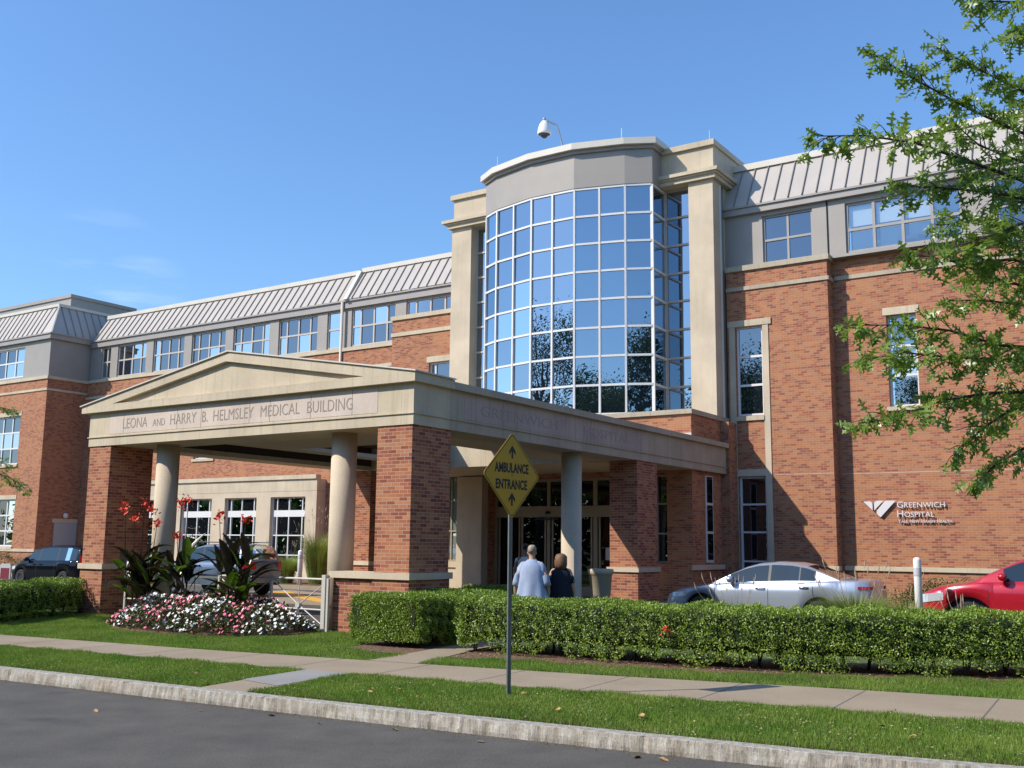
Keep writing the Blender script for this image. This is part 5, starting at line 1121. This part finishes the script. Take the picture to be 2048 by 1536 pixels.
BR = [[(-0.79, 10.49, 5.43), (-1.2, 9.83, 5.53), (-1.5, 9.25, 5.6), (-1.8, 8.78, 5.74), (-2.03, 8.48, 5.88)],
[(-0.78, 10.67, 5.83), (-1.03, 10.35, 5.97), (-1.45, 9.79, 6.15), (-1.72, 9.58, 6.32)],
[(-0.8, 10.33, 4.95), (-1.43, 9.39, 5.1), (-1.82, 8.75, 5.17), (-2.12, 8.31, 5.15), (-2.41, 8.0, 5.1)],
[(-0.78, 9.9, 4.73), (-1.31, 9.28, 4.8), (-1.69, 8.79, 4.77), (-1.91, 8.53, 4.74)],
[(-0.89, 10.67, 4.1), (-1.41, 9.94, 4.2), (-1.73, 9.46, 4.31), (-1.96, 9.18, 4.33)],
[(-0.89, 10.29, 3.56), (-1.41, 9.69, 3.56), (-1.72, 9.23, 3.64), (-2.02, 8.78, 3.64), (-2.26, 8.5, 3.61)],
[(-0.94, 10.76, 3.44), (-1.33, 10.24, 3.51), (-1.82, 9.68, 3.49), (-2.13, 9.22, 3.49), (-2.31, 8.99, 3.41)],
[(-0.9, 10.11, 3.18), (-1.48, 9.49, 3.12), (-1.76, 9.07, 3.03), (-2.05, 8.78, 2.89), (-2.25, 8.54, 2.81)],
[(-1.05, 10.31, 2.86), (-1.33, 9.91, 2.66), (-1.51, 9.7, 2.52), (-1.62, 9.53, 2.37)],
[(-0.96, 10.79, 3.18), (-1.44, 10.25, 3.06), (-1.64, 9.91, 2.85), (-1.81, 9.72, 2.64)],
[(-0.63, 9.64, 6.66), (-0.95, 9.34, 6.45), (-1.33, 8.97, 6.41)],
[(-0.67, 10.1, 6.65), (-0.86, 9.88, 6.51), (-1.12, 9.61, 6.36)],
[(-0.8, 10.98, 5.39), (-1.18, 10.59, 5.44), (-1.55, 10.2, 5.58), (-1.74, 9.91, 5.77)],
[(-0.86, 11.09, 4.58), (-1.27, 10.66, 4.73), (-1.58, 10.19, 4.85), (-1.88, 9.88, 4.77)],
[(-0.93, 11.4, 4.0), (-1.33, 10.85, 4.14), (-1.67, 10.5, 4.16), (-1.89, 10.24, 4.13)],
[(-0.76, 11.1, 6.19), (-1.06, 10.66, 6.19), (-1.37, 10.44, 6.24)],
[(-0.73, 9.52, 4.35), (-1.05, 9.16, 4.48), (-1.31, 8.88, 4.32), (-1.52, 8.76, 4.24)],
[(-0.8, 9.76, 4.07), (-1.2, 9.35, 4.21), (-1.43, 9.08, 4.18)]]
def oak(label, base, limbs, crown, nleaf, size, seed, extra=0, h=9):
    T = thing('oak_tree', label, 'tree', (base[0], base[1], 0)); B0 = Vector((base[0], base[1], 0))
    b = MB(); b.tube([(base[0], base[1], 0), (base[0] + .03, base[1], 1.0), (base[0] - .04, base[1] + .03, 3), (base[0], base[1], 6), (base[0] + .05, base[1], h)], [.21, .165, .145, .10, .03], 12)
    for br in limbs:
        q = Vector(br[0]); zz = max(1.8, q.z + (.5 if q.z < 4.2 else -.5)); b.tube([(base[0], base[1], zz), tuple((Vector((base[0], base[1], zz)) * .5 + q * .5) + Vector((0, 0, .12))), tuple(q)], [.05, .038, .026], 7)
    b.build('trunk', BARK, T, True, True)
    lb, c, ax, nr, sz = spray(limbs, nleaf, size, seed); lb.build('twig', TWIG, T)
    rg = np.random.default_rng(seed + 5)
    if extra:
        d = rdir(extra); q = np.array(crown[0]) + d * (rg.uniform(0, 1, extra) ** .4)[:, None] * crown[1]; c = np.r_[c, q]; ax = np.r_[ax, rdir(extra, -.4)]; nr = np.r_[nr, rdir(extra, .6)]; sz = np.r_[sz, rg.uniform(.7, 1.2, extra) * size]
    V, F = scatter(*OAK, c - np.array(B0), ax, nr, sz); np_mesh('crown', V, F, LOAK, T)
oak('pin oak hanging lobed green leaves over the right of the brick wall', (.35, 11.9), BR, ((1.3, 12.6, 6.2), (1.6, 1.9, 2.9)), 5, .15, 41, 1800)
BL_ = [[(-22.53, 11.23, 4.29), (-21.31, 11.61, 3.37), (-20.35, 11.95, 3.05), (-19.88, 12.07, 2.79)], [(-22.51, 11.2, 4.5), (-21.04, 11.57, 4.57), (-20.27, 11.86, 4.43)], [(-22.55, 11.27, 3.97), (-21.12, 11.71, 3.47), (-20.45, 11.98, 3.31)]]
BL_ = [[(-29.5, 10.6, br[0][2] + .6), (-26, 10.8, br[0][2] + .5)] + br for br in BL_]
oak('pin oak mostly out of frame with dark leafy tips at the left edge', (-31.5, 10.0), BL_, ((-32.6, 9.6, 6.5), (3.0, 2.8, 2.6)), 5, .12, 43, 3500)
def street_tree(label, loc, h, r, n, seed, bare=False):
    T = thing('street_tree', label, 'tree', loc, 0, 'trees across the street'); rg = np.random.default_rng(seed); b = MB(); b.tube([(0, 0, 0), (.1, 0, h * .3), (-.1, .1, h * .6), (0, 0, h * .95)], [.35, .28, .18, .04], 10)
    cl = []
    for i in range(26):
        a = rg.uniform(0, 2 * PI); z0 = h * rg.uniform(.25, .75); o = r * rg.uniform(.5, 1); e = (math.cos(a) * o, math.sin(a) * o, min(h, z0 + h * rg.uniform(.1, .3))); b.tube([(0, 0, z0), (e[0] * .5, e[1] * .5, z0 + (e[2] - z0) * .35), e], [.10, .06, .02], 6); cl.append(e)
        if bare:
            for k in range(4): f = (e[0] + rg.normal(0, 1.2), e[1] + rg.normal(0, 1.2), e[2] + rg.uniform(0, 2)); b.tube([e, f], [.03, .008], 4); cl.append(f)
    b.build('trunk', BARK, T, False)
    cl = np.array(cl + [(0, 0, h * .9)]); q = cl[rg.integers(0, len(cl), n)] + rg.normal(0, 1, (n, 3)) * [r * .2, r * .2, h * .055]
    V, F = scatter(*LEAF4, q, rdir(n), rdir(n, .5), rg.uniform(.12, .30, n)); np_mesh('crown', V, F, LTREE, T)
for i, (x, y, h, r, n, bare) in enumerate([(-14, -17, 14.5, 5.5, 55000, 0), (-28, -14, 17, 5.5, 55000, 0), (4.5, -16, 19.5, 5, 55000, 0), (-46, -12, 20.5, 4.5, 16000, 1)]):
    street_tree(('leafy' if not bare else 'sparse thin-leaved') + ' street tree mirrored in the ' + ['bottom row of the bowed glass', 'tall right wing window', 'rightmost facet of the bowed glass', 'left half of the bowed glass'][i], (x, y, -.15), h, r, n, 50 + i, bare)
n = 60000; u = rng.uniform(0, 1, n); q = np.zeros((n, 3)); k = u < .72
q[:, 0] = np.where(k, -150 + u / .72 * 180, 27 + rng.normal(0, 2.5, n)); q[:, 1] = np.where(k, -23 + rng.normal(0, 2.5, n), -25 + (u - .72) / .28 * 85 )  # second run is an unseen arc at right, added to hold sky light off the facades
q[:, 2] = rng.uniform(0, 1, n) ** .75 * (10 + 2.0 * np.sin(q[:, 0] * .21 + q[:, 1] * .2) + 1.5 * np.sin(q[:, 0] * .63 + q[:, 1] * .5))
V, F = scatter(*LEAF4, q, rdir(n), rdir(n, .3), rng.uniform(.6, 1.3, n)); tag(np_mesh('woods', V, F, LTREE), 'belt of dark trees across the street seen only as reflections, with an added unseen arc at right screening sky light', 'woods', kind='stuff')
